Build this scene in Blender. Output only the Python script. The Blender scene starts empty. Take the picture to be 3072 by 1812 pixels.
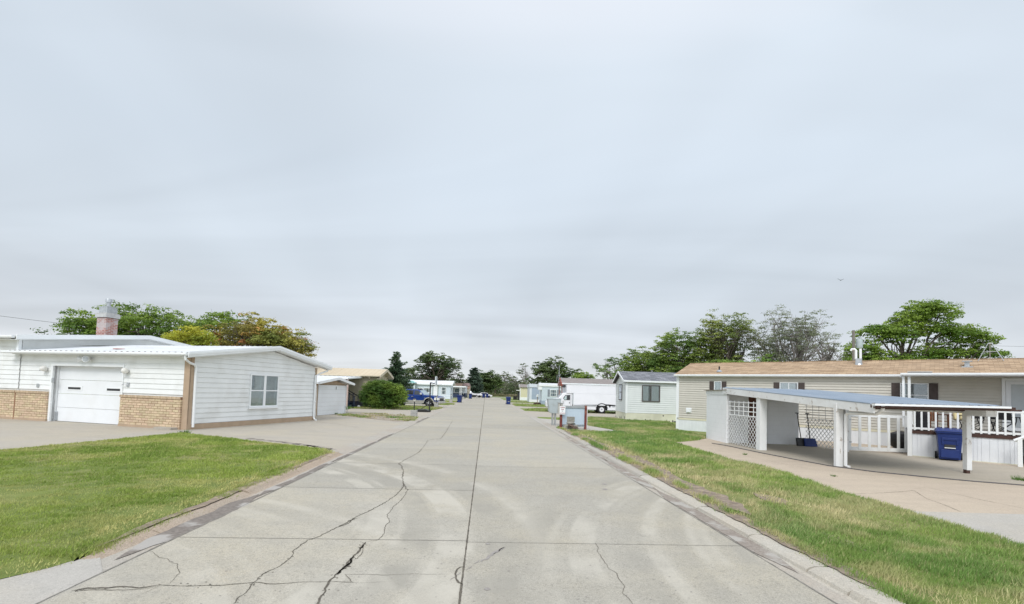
import bpy, bmesh, math, random
import numpy as np
from mathutils import Vector, Matrix
random.seed(7); RNG=np.random.default_rng(11)
sc=bpy.context.scene; COL=sc.collection
R=math.radians; PI=math.pi
# ---------------------------------------------------------------- camera
CF,CH,CP,CR,CS=1450.,1.9,.047,.031,200.      # focal px (of 3072), eye height, pitch, roll, vertical lens shift px
cd=bpy.data.cameras.new('camera'); cam=bpy.data.objects.new('camera',cd); COL.objects.link(cam)
cd.sensor_width=36; cd.lens=36*CF/3072; cd.shift_y=CS/3072; cd.clip_start=.05; cd.clip_end=3000
CM=Matrix.Rotation(PI/2+CP,3,'X')@Matrix.Rotation(CR,3,'Z')
cam.matrix_world=Matrix.Translation((0,0,CH))@CM.to_4x4(); sc.camera=cam
def G(px,py,z=0.):
    """ground point under a photo pixel (used to measure the plan)"""
    d=CM@Vector(((px-1536)/CF,-(py-906-CS)/CF,-1)); t=(z-CH)/d.z
    return (d.x*t,d.y*t)
# ---------------------------------------------------------------- world, sun, exposure
w=bpy.data.worlds.new('World'); sc.world=w; w.use_nodes=True
nt=w.node_tree; nt.nodes.clear(); N=nt.nodes; Lk=nt.links.new
def nn(t,**k):
    n=N.new(t)
    for a,b in k.items(): setattr(n,a,b)
    return n
SUN_EL,SUN_AZ=R(46),R(196)
out=nn('ShaderNodeOutputWorld'); bg=nn('ShaderNodeBackground'); bg2=nn('ShaderNodeBackground'); ms=nn('ShaderNodeMixShader')
sky=nn('ShaderNodeTexSky',sky_type='NISHITA',sun_disc=False,sun_elevation=SUN_EL,sun_rotation=SUN_AZ)
Lk(sky.outputs[0],bg.inputs[0]); bg.inputs[1].default_value=.1
tc=nn('ShaderNodeTexCoord'); sx=nn('ShaderNodeSeparateXYZ'); Lk(tc.outputs['Generated'],sx.inputs[0])
def mth(op,a,b=None,c=None):
    n=nn('ShaderNodeMath',operation=op)
    for i,v in enumerate((a,b,c)):
        if v is None: continue
        if isinstance(v,(int,float)): n.inputs[i].default_value=v
        else: Lk(v,n.inputs[i])
    return n.outputs[0]
zc=mth('MAXIMUM',sx.outputs[2],0.0); zd=mth('ADD',zc,.10)
u=mth('DIVIDE',sx.outputs[0],zd); v=mth('DIVIDE',sx.outputs[1],zd)
def cloud(su,sv,sc_,det,rough,off,rot=0,dist=.6):
    cb=nn('ShaderNodeCombineXYZ'); Lk(u,cb.inputs[0]); Lk(v,cb.inputs[1]); cb.inputs[2].default_value=off
    mp=nn('ShaderNodeMapping'); mp.inputs['Rotation'].default_value=(0,0,rot); mp.inputs['Scale'].default_value=(su,sv,1); Lk(cb.outputs[0],mp.inputs[0])
    no=nn('ShaderNodeTexNoise'); no.inputs['Scale'].default_value=sc_; no.inputs['Detail'].default_value=det
    no.inputs['Roughness'].default_value=rough; no.inputs['Distortion'].default_value=dist
    Lk(mp.outputs[0],no.inputs[0]); return no.outputs[0]
c1=cloud(.62,.20,1.0,3,.45,3.1,R(-14)); c2=cloud(.5,.5,.5,2,.4,7.7,0); c3=cloud(.25,.9,.9,4,.5,1.3,R(5))
cs=mth('ADD',mth('MULTIPLY',c1,.40),mth('ADD',mth('MULTIPLY',c2,.2),mth('MULTIPLY',c3,.40)))
mr=nn('ShaderNodeMapRange'); Lk(cs,mr.inputs[0]); mr.inputs[1].default_value=.36; mr.inputs[2].default_value=.64; mr.inputs[3].default_value=.82; mr.inputs[4].default_value=1.15
gr=nn('ShaderNodeValToRGB'); Lk(sx.outputs[2],gr.inputs[0]); e=gr.color_ramp.elements
e[0].position=0; e[0].color=(.80,.83,.86,1); e[1].position=1; e[1].color=(.98,1.0,1.06,1)
for p,c in ((.05,(.70,.73,.77,1)),(.12,(.615,.655,.705,1)),(.22,(.605,.665,.725,1)),(.40,(.635,.71,.79,1)),(.56,(.69,.765,.845,1)),(.72,(.92,.95,1.02,1))):
    q=e.new(p); q.color=c
bk=nn('ShaderNodeMapRange',interpolation_type='SMOOTHSTEP'); Lk(sx.outputs[1],bk.inputs[0]); bk.inputs[1].default_value=.35; bk.inputs[2].default_value=-.35; bk.inputs[3].default_value=1.0; bk.inputs[4].default_value=1.5   # unseen sky behind the camera brightened to light the front walls
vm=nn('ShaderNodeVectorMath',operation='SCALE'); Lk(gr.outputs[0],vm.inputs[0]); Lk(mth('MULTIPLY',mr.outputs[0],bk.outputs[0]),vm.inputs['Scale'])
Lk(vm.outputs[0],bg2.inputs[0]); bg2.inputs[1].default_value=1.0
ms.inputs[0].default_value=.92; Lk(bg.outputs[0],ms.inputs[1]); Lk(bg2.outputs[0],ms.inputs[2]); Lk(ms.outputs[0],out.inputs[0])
sd=bpy.data.lights.new('sun','SUN'); sun=bpy.data.objects.new('sun',sd); COL.objects.link(sun)
sd.energy=1.5; sd.angle=R(20); sd.color=(1,.97,.93)
sun.rotation_euler=(PI/2-SUN_EL,0,PI-SUN_AZ+R(0)); sun.location=(0,0,30)
sc.view_settings.view_transform='Standard'; sc.view_settings.look='None'; sc.view_settings.exposure=0.14; sc.view_settings.gamma=1
# ---------------------------------------------------------------- materials
MATS={}
def mat(name,c1,c2=None,sc_=3.,rough=.7,metal=0.,bump=0.,bsc=40.,attr=False,det=4.,contrast=(.35,.65),stain=None,stsc=.7,strg=(.52,.68),wave=None,spec=.35,alpha=None,brick=None,stretch=(1,1,1),trans=0):
    if name in MATS: return MATS[name]
    m=bpy.data.materials.new(name); m.use_nodes=True; t=m.node_tree; t.nodes.clear(); L=t.links.new
    def n(ty,**k):
        q=t.nodes.new(ty)
        for a,b in k.items(): setattr(q,a,b)
        return q
    o=n('ShaderNodeOutputMaterial'); p=n('ShaderNodeBsdfPrincipled'); L(p.outputs[0],o.inputs[0])
    p.inputs['Roughness'].default_value=rough; p.inputs['Metallic'].default_value=metal; p.inputs['Specular IOR Level'].default_value=spec
    tc=n('ShaderNodeTexCoord'); mp=n('ShaderNodeMapping'); mp.inputs['Scale'].default_value=stretch; L(tc.outputs['Object'],mp.inputs[0]); vec=mp.outputs[0]
    no=n('ShaderNodeTexNoise'); no.inputs['Scale'].default_value=sc_; no.inputs['Detail'].default_value=det; no.inputs['Roughness'].default_value=.6; L(vec,no.inputs[0])
    rp=n('ShaderNodeMapRange'); L(no.outputs[0],rp.inputs[0]); rp.inputs[1].default_value=contrast[0]; rp.inputs[2].default_value=contrast[1]
    mx=n('ShaderNodeMix',data_type='RGBA'); L(rp.outputs[0],mx.inputs[0])
    c2=c2 or tuple(x*.86 for x in c1)
    mx.inputs[6].default_value=(*c1,1); mx.inputs[7].default_value=(*c2,1); col=mx.outputs[2]
    if brick:
        cb=n('ShaderNodeCombineXYZ'); sp=n('ShaderNodeSeparateXYZ'); L(tc.outputs['Object'],sp.inputs[0])
        if brick['plane']=='xy': L(sp.outputs[0],cb.inputs[0]); L(sp.outputs[1],cb.inputs[1])
        else:
            ad=n('ShaderNodeMath',operation='ADD'); L(sp.outputs[0],ad.inputs[0]); L(sp.outputs[1],ad.inputs[1]); L(ad.outputs[0],cb.inputs[0]); L(sp.outputs[2],cb.inputs[1])
        bt=n('ShaderNodeTexBrick'); L(cb.outputs[0],bt.inputs[0]); bt.inputs['Scale'].default_value=1
        bt.inputs['Brick Width'].default_value=brick['w']; bt.inputs['Row Height'].default_value=brick['h']; bt.inputs['Mortar Size'].default_value=brick['m']; bt.inputs['Bias'].default_value=0
        bt.inputs['Color1'].default_value=(*brick['c1'],1); bt.inputs['Color2'].default_value=(*brick['c2'],1); bt.inputs['Mortar'].default_value=(*brick['cm'],1); bt.inputs['Mortar Smooth'].default_value=.1
        m2=n('ShaderNodeMix',data_type='RGBA',blend_type='MULTIPLY'); m2.inputs[0].default_value=1; L(bt.outputs[0],m2.inputs[6]); L(col,m2.inputs[7]); col=m2.outputs[2]
    if attr:
        at=n('ShaderNodeAttribute',attribute_name='col'); m2=n('ShaderNodeMix',data_type='RGBA',blend_type='MULTIPLY'); m2.inputs[0].default_value=1
        L(at.outputs['Color'],m2.inputs[6]); L(col,m2.inputs[7]); col=m2.outputs[2]
    if stain:
        n2=n('ShaderNodeTexNoise'); n2.inputs['Scale'].default_value=stsc; n2.inputs['Detail'].default_value=6; L(vec,n2.inputs[0])
        r2=n('ShaderNodeMapRange'); L(n2.outputs[0],r2.inputs[0]); r2.inputs[1].default_value=strg[0]; r2.inputs[2].default_value=strg[1]; r2.inputs[4].default_value=stain[3]
        m3=n('ShaderNodeMix',data_type='RGBA'); L(r2.outputs[0],m3.inputs[0]); L(col,m3.inputs[6]); m3.inputs[7].default_value=(*stain[:3],1); col=m3.outputs[2]
    L(col,p.inputs['Base Color'])
    h=None
    if bump:
        n3=n('ShaderNodeTexNoise'); n3.inputs['Scale'].default_value=bsc; n3.inputs['Detail'].default_value=5; L(tc.outputs['Object'],n3.inputs[0]); h=n3.outputs[0]
        bm_=n('ShaderNodeBump'); bm_.inputs['Strength'].default_value=bump; bm_.inputs['Distance'].default_value=.02; L(h,bm_.inputs['Height']); L(bm_.outputs[0],p.inputs['Normal'])
    if wave:   # (axis,period,depth): laps or ribs
        sp=n('ShaderNodeSeparateXYZ'); L(tc.outputs['Object'],sp.inputs[0]); a='XYZ'.index(wave[0])
        dv=n('ShaderNodeMath',operation='DIVIDE'); L(sp.outputs[a],dv.inputs[0]); dv.inputs[1].default_value=wave[1]
        fr=n('ShaderNodeMath',operation='FRACT'); L(dv.outputs[0],fr.inputs[0])
        b2=n('ShaderNodeBump'); b2.inputs['Strength'].default_value=1; b2.inputs['Distance'].default_value=wave[2]; b2.invert=True; L(fr.outputs[0],b2.inputs['Height']); L(b2.outputs[0],p.inputs['Normal'])
    if trans:
        ts=n('ShaderNodeBsdfTranslucent'); L(col,ts.inputs[0]); mm=n('ShaderNodeMixShader'); mm.inputs[0].default_value=trans
        L(p.outputs[0],mm.inputs[1]); L(ts.outputs[0],mm.inputs[2]); L(mm.outputs[0],o.inputs[0])
    MATS[name]=m; return m
def glassmat():
    m=bpy.data.materials.new('window_glass'); m.use_nodes=True; t=m.node_tree; t.nodes.clear(); L=t.links.new
    o=t.nodes.new('ShaderNodeOutputMaterial'); g=t.nodes.new('ShaderNodeBsdfGlossy'); tr=t.nodes.new('ShaderNodeBsdfTransparent'); mx=t.nodes.new('ShaderNodeMixShader'); f=t.nodes.new('ShaderNodeLayerWeight'); pw=t.nodes.new('ShaderNodeMath'); ad=t.nodes.new('ShaderNodeMath')
    g.inputs['Roughness'].default_value=.04; g.inputs[0].default_value=(.8,.86,.9,1); tr.inputs[0].default_value=(.88,.91,.92,1); f.inputs[0].default_value=.5; pw.operation='POWER'; pw.inputs[1].default_value=2.5; ad.operation='MULTIPLY_ADD'; ad.inputs[1].default_value=.75; ad.inputs[2].default_value=.10; L(f.outputs['Facing'],pw.inputs[0]); L(pw.outputs[0],ad.inputs[0])
    L(ad.outputs[0],mx.inputs[0]); L(tr.outputs[0],mx.inputs[1]); L(g.outputs[0],mx.inputs[2]); L(mx.outputs[0],o.inputs[0]); return m
GLASS=glassmat()
M=dict(
 white=mat('white_paint',(.81,.825,.82),(.76,.775,.77),1.5,.5,stain=(.52,.51,.47,.25),stsc=1.2),
 whitemetal=mat('white_metal',(.84,.86,.87),(.80,.82,.83),2,.35),
 roofwhite=mat('white_metal_roof',(.74,.76,.77),(.66,.68,.69),.8,.4,stain=(.5,.5,.48,.4)),
 door=mat('white_door_panel',(.82,.84,.86),(.78,.80,.82),1.2,.45,stain=(.6,.59,.56,.2)),
 tanpaint=mat('tan_trim',(.46,.34,.24),(.40,.30,.21),3,.7),
 brick=mat('buff_brick',(1,1,1),(.8,.78,.74),14,.85,attr=True,bump=.4,bsc=60),
 mortar=mat('brick_mortar',(.34,.20,.12),(.28,.16,.10),10,.9),
 chimb=mat('chimney_brick',(1,1,1),(.75,.72,.72),5,.9,stain=(.44,.42,.42,.7),stsc=2.2,strg=(.47,.6),brick=dict(plane='xz',w=.24,h=.085,m=.012,c1=(.34,.13,.10),c2=(.42,.20,.16),cm=(.50,.47,.46))),
 cement=mat('grey_cement',(.50,.50,.49),(.40,.40,.40),6,.9,bump=.3),
 galv=mat('galvanised_metal',(.50,.52,.54),(.40,.42,.44),8,.4,metal=.6),
 vinyl=mat('tan_vinyl',(.60,.57,.505),(.56,.535,.47),2,.55),
 vinylw=mat('pale_vinyl',(.72,.75,.74),(.67,.70,.69),2,.55),
 vinyly=mat('yellow_beige_vinyl',(.56,.50,.36),(.50,.45,.32),2,.6),
 skirt=mat('white_skirting',(.76,.78,.80),(.70,.72,.74),2,.5),
 cream=mat('cream_skirting',(.72,.71,.58),(.64,.63,.50),2,.6,stain=(.45,.43,.34,.4)),
 shingle=mat('tan_shingle',(1,1,1),(.80,.76,.72),1.3,.9,stretch=(.35,3,1),bump=.3,bsc=30,brick=dict(plane='xy',w=.31,h=.125,m=.005,c1=(.34,.245,.16),c2=(.52,.385,.255),cm=(.16,.11,.07))),
 shingleg=mat('grey_shingle',(1,1,1),(.6,.6,.6),4,.9,stretch=(.6,2.5,1),brick=dict(plane='xy',w=.4,h=.15,m=.008,c1=(.16,.17,.19),c2=(.32,.33,.36),cm=(.08,.08,.09))),
 shinglebr=mat('brown_grey_shingle',(.22,.195,.18),(.29,.26,.25),3,.9,stretch=(.5,2.5,1)),
 shingled=mat('dark_brown_roof',(.17,.12,.09),(.23,.17,.13),3,.9),
 metaltan=mat('tan_metal_roof',(.62,.52,.37),(.56,.47,.33),.8,.45,stretch=(1,.2,1)),
 metalblue=mat('galvanised_roof_sheet',(.27,.34,.42),(.36,.42,.49),1.5,.38,metal=.35,stretch=(1,.3,1)),
 shutter=mat('dark_shutter',(.075,.058,.052),(.095,.075,.07),12,.7),
 brown=mat('dark_brown_paint',(.055,.028,.022),(.08,.04,.03),8,.6),
 browndoor=mat('brown_door',(.16,.065,.035),(.11,.045,.03),4,.6,stretch=(1,1,.3)),
 redpost=mat('red_brown_steel',(.20,.055,.045),(.15,.04,.035),5,.65,stain=(.30,.14,.08,.6),stsc=4),
 curtain=mat('pale_curtain',(.60,.61,.60),(.42,.43,.43),9,.9,stretch=(4,4,.2)),
 dark=mat('dark_interior',(.035,.037,.04),(.05,.05,.052),2,.8),
 black=mat('black_plastic',(.018,.018,.02),(.026,.026,.028),6,.45),
 blackm=mat('black_metal',(.02,.02,.022),(.03,.03,.03),6,.4),
 rubber=mat('tyre_rubber',(.022,.022,.023),(.035,.035,.036),20,.85),
 chrome=mat('polished_alloy',(.72,.73,.75),(.6,.6,.62),9,.3,metal=.35),
 binblue=mat('blue_plastic',(.012,.03,.145),(.016,.037,.165),5,.42),
 carblue=mat('blue_car_paint',(.012,.045,.22),(.015,.05,.24),2,.2,spec=.6),
 carsilver=mat('silver_beige_paint',(.50,.48,.44),(.46,.44,.41),2,.35,metal=.2),
 carwhite=mat('white_vehicle_paint',(.78,.79,.82),(.74,.75,.78),1,.35),
 tint=mat('tinted_glass',(.02,.025,.03),(.03,.035,.04),2,.06,spec=.8),
 lamp=mat('frosted_lamp_glass',(.85,.84,.80),(.78,.77,.74),5,.3),
 block=mat('concrete_block',(.44,.43,.41),(.36,.355,.34),14,.95,bump=.5,bsc=50),
 wood=mat('weathered_wood',(.30,.22,.16),(.22,.16,.12),8,.8,stretch=(1,1,.2)),
 woodch=mat('brown_stained_wood',(.20,.085,.04),(.14,.06,.03),8,.6),
 stone=mat('lichen_grey_stone',(.30,.29,.26),(.20,.19,.17),9,.95,bump=.8,bsc=18,stain=(.40,.38,.30,.6),stsc=5),
 root=mat('brown_driftwood',(.20,.14,.115),(.13,.09,.075),12,.9,bump=.6,bsc=30),
 pane=mat('pale_blue_ribbed_metal',(.53,.62,.70),(.49,.58,.66),2,.5),
 boxgrey=mat('grey_green_metal',(.42,.47,.48),(.37,.42,.43),3,.5,stain=(.3,.29,.25,.4),stsc=3),
 legmetal=mat('grey_channel_steel',(.36,.37,.37),(.30,.31,.31),6,.6),
 teal=mat('turquoise_paint',(.30,.58,.58),(.27,.53,.54),2,.5),
 iceblue=mat('ice_blue_siding',(.60,.68,.73),(.57,.65,.70),2,.5,wave=('X',.2,.012)),
 palewhite=mat('pale_white_siding',(.66,.71,.76),(.62,.67,.72),2,.5,wave=('Z',.22,.012)),
 bluegrey=mat('blue_grey_siding',(.36,.43,.52),(.33,.40,.49),2,.5),
 yellow=mat('pale_yellow_siding',(.66,.63,.44),(.62,.59,.41),2,.6,wave=('Z',.2,.01)),
 pinkw=mat('salmon_siding',(.62,.40,.32),(.56,.36,.28),3,.6),
 darkskirt=mat('dark_blue_grey_skirting',(.10,.10,.13),(.08,.08,.105),4,.7),
 dblue=mat('dark_blue_paint',(.03,.05,.09),(.025,.04,.075),4,.6),
 trunk=mat('tree_bark',(.13,.105,.085),(.08,.065,.055),7,.95,stretch=(1,1,.3)),
 barkgrey=mat('pale_grey_bark',(.25,.225,.205),(.18,.16,.15),7,.95,stretch=(1,1,.3)),
 leaf=mat('leaf',(1,1,1),(.72,.75,.7),1.2,.55,attr=True,trans=.4,spec=.25),
 blade=mat('grass_blade',(1,1,1),(.80,.84,.75),.8,.6,attr=True,trans=.2,spec=.2),
 dirt=mat('bare_dirt',(.29,.235,.185),(.19,.15,.115),9,.95,bump=.8,bsc=25,stain=(.42,.34,.24,.7),stsc=7),
 grit=mat('pale_gutter_grit',(.33,.29,.25),(.24,.205,.175),26,.95,bump=.6,bsc=60,stain=(.42,.40,.36,.9),stsc=3,strg=(.5,.6)), debris=mat('gutter_grit',(.25,.22,.195),(.17,.15,.13),20,.95,bump=.6,bsc=60,stain=(.42,.40,.37,.9),stsc=1.6,strg=(.54,.60)),
 crack=mat('crack_filler',(.10,.09,.08),(.17,.155,.125),30,1,spec=0), backing=mat('window_backing',(.13,.13,.135),(.20,.195,.19),2,.8), screen=mat('window_screen',(.42,.41,.41),(.52,.50,.48),3,.8),
 wire=mat('wire',(.12,.12,.13),(.1,.1,.1),3,.6),
 yellowcl=mat('yellow_cushion',(.72,.62,.34),(.65,.55,.30),4,.9),
)
def concrete(name,base,warm,speck=.5,slabs=None,tracks=False,streak=True):
    m=bpy.data.materials.new(name); m.use_nodes=True; t=m.node_tree; t.nodes.clear(); L=t.links.new
    def n(ty,**k):
        q=t.nodes.new(ty)
        for a,b in k.items(): setattr(q,a,b)
        return q
    def mt(op,a,b=None,c=None):
        q=n('ShaderNodeMath',operation=op)
        for i,v in enumerate((a,b,c)):
            if v is None: continue
            if isinstance(v,(int,float)): q.inputs[i].default_value=v
            else: L(v,q.inputs[i])
        return q.outputs[0]
    def noise(vec,s,d=5,r=.6,dist=0):
        q=n('ShaderNodeTexNoise'); q.inputs['Scale'].default_value=s; q.inputs['Detail'].default_value=d; q.inputs['Roughness'].default_value=r; q.inputs['Distortion'].default_value=dist; L(vec,q.inputs[0]); return q.outputs[0]
    def rng(v,a,b,c,d):
        q=n('ShaderNodeMapRange'); L(v,q.inputs[0])
        for i,x in enumerate((a,b,c,d)): q.inputs[i+1].default_value=x
        return q.outputs[0]
    def mix(f,a,b,bt='MIX'):
        q=n('ShaderNodeMix',data_type='RGBA',blend_type=bt)
        if isinstance(f,(int,float)): q.inputs[0].default_value=f
        else: L(f,q.inputs[0])
        for i,x in ((6,a),(7,b)):
            if isinstance(x,tuple): q.inputs[i].default_value=(*x,1)
            else: L(x,q.inputs[i])
        return q.outputs[2]
    o=n('ShaderNodeOutputMaterial'); p=n('ShaderNodeBsdfPrincipled'); L(p.outputs[0],o.inputs[0]); p.inputs['Roughness'].default_value=.85; p.inputs['Specular IOR Level'].default_value=.25
    tc=n('ShaderNodeTexCoord'); ob=tc.outputs['Object']
    col=mix(rng(noise(ob,.45,4),.42,.62,0,1),base,warm)
    st=n('ShaderNodeMapping'); st.inputs['Scale'].default_value=(.22,1.6,1); L(ob,st.inputs[0])
    col=mix(rng(noise(st.outputs[0],1.1,5,.55,.4),.45,.75,0,.45),col,tuple(x*.80 for x in base))
    col=mix(rng(noise(ob,1.7,6,.7),.60,.74,0,.35),col,(warm[0]*1.02,warm[1]*.93,warm[2]*.80))
    col=mix(rng(noise(ob,2.6,7,.7,.8),.50,.78,0,.5),col,tuple(x*.80 for x in base))
    col=mix(rng(noise(ob,34,3,.8),.52,.62,0,speck*.75),col,tuple(x*.60 for x in base))
    col=mix(rng(noise(ob,55,2,.7),.52,.64,0,speck*.7),col,tuple(min(1,x*1.25) for x in base))
    col=mix(rng(noise(ob,90,2,.8),.53,.62,0,speck*.8),col,tuple(x*.55 for x in base))
    col=mix(rng(noise(ob,11,7,.85,.5),.55,.64,0,speck*.55),col,tuple(x*.62 for x in base))
    col=mix(rng(noise(ob,.9,8,.75,1.2),.52,.66,0,.40),col,tuple(x*.78 for x in base))
    sp=n('ShaderNodeSeparateXYZ'); L(ob,sp.inputs[0])
    if slabs:
        fx=mt('FLOOR',mt('DIVIDE',mt('ADD',sp.outputs[0],.14),slabs[0])); fy=mt('FLOOR',mt('DIVIDE',mt('SUBTRACT',sp.outputs[1],slabs[2]),slabs[1]))
        cb=n('ShaderNodeCombineXYZ'); L(fx,cb.inputs[0]); L(fy,cb.inputs[1]); wn=n('ShaderNodeTexWhiteNoise'); L(cb.outputs[0],wn.inputs[0])
        f=rng(wn.outputs[0],0,1,.92,1.04); q=n('ShaderNodeVectorMath',operation='SCALE'); L(col,q.inputs[0]); L(f,q.inputs['Scale']); col=q.outputs[0]
    if tracks:     # rubber polish arcs left by turning cars: rings about three turning centres
        nz=noise(ob,.8,3)
        for cx,cy,r0,r1,wd,amt in tracks:
            dx=mt('SUBTRACT',sp.outputs[0],cx); dy=mt('SUBTRACT',sp.outputs[1],cy)
            d=mt('SQRT',mt('ADD',mt('MULTIPLY',dx,dx),mt('MULTIPLY',dy,dy)))
            q=n('ShaderNodeTexNoise',noise_dimensions='1D'); L(d,q.inputs['W']); q.inputs['Scale'].default_value=1.5/wd; q.inputs['Detail'].default_value=2
            win=mt('MULTIPLY',rng(d,r0,r0+.5,0,1),rng(d,r1-.5,r1,1,0)); win=mt('MULTIPLY',win,rng(nz,.4,.58,0,1))
            col=mix(mt('MULTIPLY',rng(q.outputs[0],.50,.60,0,amt),win),col,tuple(x*.74 for x in base))
            col=mix(mt('MULTIPLY',rng(q.outputs[0],.50,.42,0,amt*1.1),win),col,tuple(min(1,x*1.22) for x in base))
    L(col,p.inputs['Base Color'])
    b=n('ShaderNodeBump'); b.inputs['Strength'].default_value=.35; b.inputs['Distance'].default_value=.01; L(noise(ob,30,6,.7),b.inputs['Height']); L(b.outputs[0],p.inputs['Normal'])
    return m
M['road']=concrete('road_concrete',(.425,.402,.345),(.465,.425,.335),.85,(3.5,3.05,.05),[(-8.5,6.0,6.6,9.6,.85,.62),(9.5,4.5,5.5,9.5,1.0,.5),(-7,1.5,3.5,8.0,1.0,.4)])
M['kerbtop']=concrete('pale_kerb_concrete',(.50,.475,.415),(.50,.45,.37),.7)
M['curb']=concrete('curb_concrete',(.44,.415,.365),(.44,.38,.31),.7)
M['curbred']=concrete('rust_stained_curb',(.43,.345,.265),(.40,.35,.285),.9)
M['drive']=concrete('driveway_concrete',(.435,.40,.34),(.46,.415,.33),.5)
M['pink']=concrete('pink_concrete',(.50,.42,.33),(.52,.44,.34),.45)
M['apron']=concrete('apron_concrete',(.46,.44,.40),(.47,.435,.37),.5)
def grassmat(name,a,b,c):
    m=mat(name,a,b,2.2,.95,bump=.9,bsc=45,stain=(*c,.75),stsc=.55,strg=(.50,.66),det=8,spec=.1); return m
M['lawn']=grassmat('lawn_turf',(.14,.18,.055),(.21,.25,.075),(.30,.27,.14))
M['far']=grassmat('field_grass',(.17,.24,.06),(.22,.28,.08),(.28,.26,.13))
# ---------------------------------------------------------------- mesh helpers
class MB:
    def __init__(s): s.v=[]; s.f=[]; s.c=[]
    def add(s,vs,fs,col=None,mtx=None):
        o=len(s.v); s.v+=[tuple(mtx@Vector(p)) if mtx else tuple(p) for p in vs]; s.f+=[tuple(i+o for i in f) for f in fs]; s.c+=[col or (1,1,1)]*len(fs); return s
    def box(s,x0,x1,y0,y1,z0,z1,col=None,mtx=None,inset=0):
        i=inset
        return s.add([(x0,y0,z0),(x1,y0,z0),(x1,y1,z0),(x0,y1,z0),(x0+i,y0+i,z1),(x1-i,y0+i,z1),(x1-i,y1-i,z1),(x0+i,y1-i,z1)],[(3,2,1,0),(4,5,6,7),(0,1,5,4),(1,2,6,5),(2,3,7,6),(3,0,4,7)],col,mtx)
    def prism(s,pts,a0,a1,axis='y',col=None,mtx=None):
        """polygon pts (in the two other axes) extruded from a0 to a1 along axis"""
        n=len(pts)
        P=(lambda p,a:(p[0],a,p[1])) if axis=='y' else (lambda p,a:(a,p[0],p[1])) if axis=='x' else (lambda p,a:(p[0],p[1],a))
        return s.add([P(p,a0) for p in pts]+[P(p,a1) for p in pts],[tuple(range(n)),tuple(range(2*n-1,n-1,-1))]+[(i,i+n,(i+1)%n+n,(i+1)%n) for i in range(n)],col,mtx)
    def tube(s,pts,rs,n=8,cap=True,col=None):
        pts=[Vector(p) for p in pts]
        if not isinstance(rs,(list,tuple)): rs=[rs]*len(pts)
        vs=[];fs=[]; up=None
        for i,p in enumerate(pts):
            d=(pts[min(i+1,len(pts)-1)]-pts[max(i-1,0)]).normalized()
            if up is None: up=Vector((0,0,1)) if abs(d.z)<.9 else Vector((1,0,0))
            a=d.cross(up); a=a.normalized() if a.length>1e-5 else Vector((1,0,0)); b=d.cross(a); up=-b if b.length>0 else up
            for k in range(n): t=2*PI*k/n; vs.append(p+a*math.cos(t)*rs[i]+b*math.sin(t)*rs[i])
        for i in range(len(pts)-1):
            for k in range(n): fs.append((i*n+k,i*n+(k+1)%n,(i+1)*n+(k+1)%n,(i+1)*n+k))
        if cap: fs.append(tuple(range(n))[::-1]); fs.append(tuple(range((len(pts)-1)*n,len(pts)*n)))
        return s.add(vs,fs,col)
    def lathe(s,prof,c=(0,0,0),n=16,axis='z',col=None,sx=1,sy=1,cap=True):
        vs=[];fs=[]
        for r,h in prof:
            for k in range(n):
                t=2*PI*k/n; a,b=r*math.cos(t)*sx,r*math.sin(t)*sy
                vs.append((c[0]+a,c[1]+b,c[2]+h) if axis=='z' else (c[0]+a,c[1]+h,c[2]+b) if axis=='y' else (c[0]+h,c[1]+a,c[2]+b))
        for i in range(len(prof)-1):
            for k in range(n): fs.append((i*n+k,i*n+(k+1)%n,(i+1)*n+(k+1)%n,(i+1)*n+k))
        if cap: fs.append(tuple(range(n))[::-1]); fs.append(tuple(range((len(prof)-1)*n,len(prof)*n)))
        return s.add(vs,fs,col)
    def build(s,name,m,parent=None,smooth=False,bevel=0,attr=False,**tags):
        me=bpy.data.meshes.new(name); me.from_pydata(s.v,[],s.f); me.update()
        bm=bmesh.new(); bm.from_mesh(me); bmesh.ops.recalc_face_normals(bm,faces=bm.faces); bm.to_mesh(me); bm.free()
        if attr:
            a=me.attributes.new('col','FLOAT_COLOR','FACE'); a.data.foreach_set('color',[x for c in s.c for x in (*c,1)])
        me.materials.append(m)
        if smooth:
            me.polygons.foreach_set('use_smooth',[True]*len(me.polygons))
            try: me.set_sharp_from_angle(angle=R(40))
            except Exception: pass
        o=bpy.data.objects.new(name,me); COL.objects.link(o)
        if parent: o.parent=parent
        if bevel:
            b=o.modifiers.new('bevel','BEVEL'); b.width=bevel; b.segments=2; b.limit_method='ANGLE'
        for k,x in tags.items(): o[k]=x
        return o
def tag(o,label,cat,group=None):
    o['label']=label; o['category']=cat
    if group: o['group']=group
    return o
def thing(name,label,cat,loc=(0,0,0),rz=0,group=None):
    o=bpy.data.objects.new(name,None); COL.objects.link(o); o.location=loc if len(loc)==3 else (*loc,0); o.rotation_euler=(0,0,rz); o.empty_display_size=.3
    return tag(o,label,cat,group)
def copy_tree(o,parent=None):
    c=o.copy(); COL.objects.link(c)
    if parent: c.parent=parent
    for ch in list(o.children): copy_tree(ch,c)
    return c
def dup(o,loc,rz,label,scale=None):
    c=copy_tree(o); c.location=loc if len(loc)==3 else (*loc,0); c.rotation_euler=(0,0,rz); c['label']=label
    if scale: c.scale=scale
    return c
def sheet(name,pts,z,m,kind='structure',parent=None):
    bm=bmesh.new(); vs=[bm.verts.new((p[0],p[1],z)) for p in pts]; f=bm.faces.new(vs)
    if f.normal.z<0: f.normal_flip()
    bmesh.ops.triangulate(bm,faces=[f]); me=bpy.data.meshes.new(name); bm.normal_update()
    for f in bm.faces:
        if f.normal.z<0: f.normal_flip()
    bm.to_mesh(me); bm.free(); me.materials.append(m)
    o=bpy.data.objects.new(name,me); COL.objects.link(o); o['kind']=kind; return o
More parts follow.
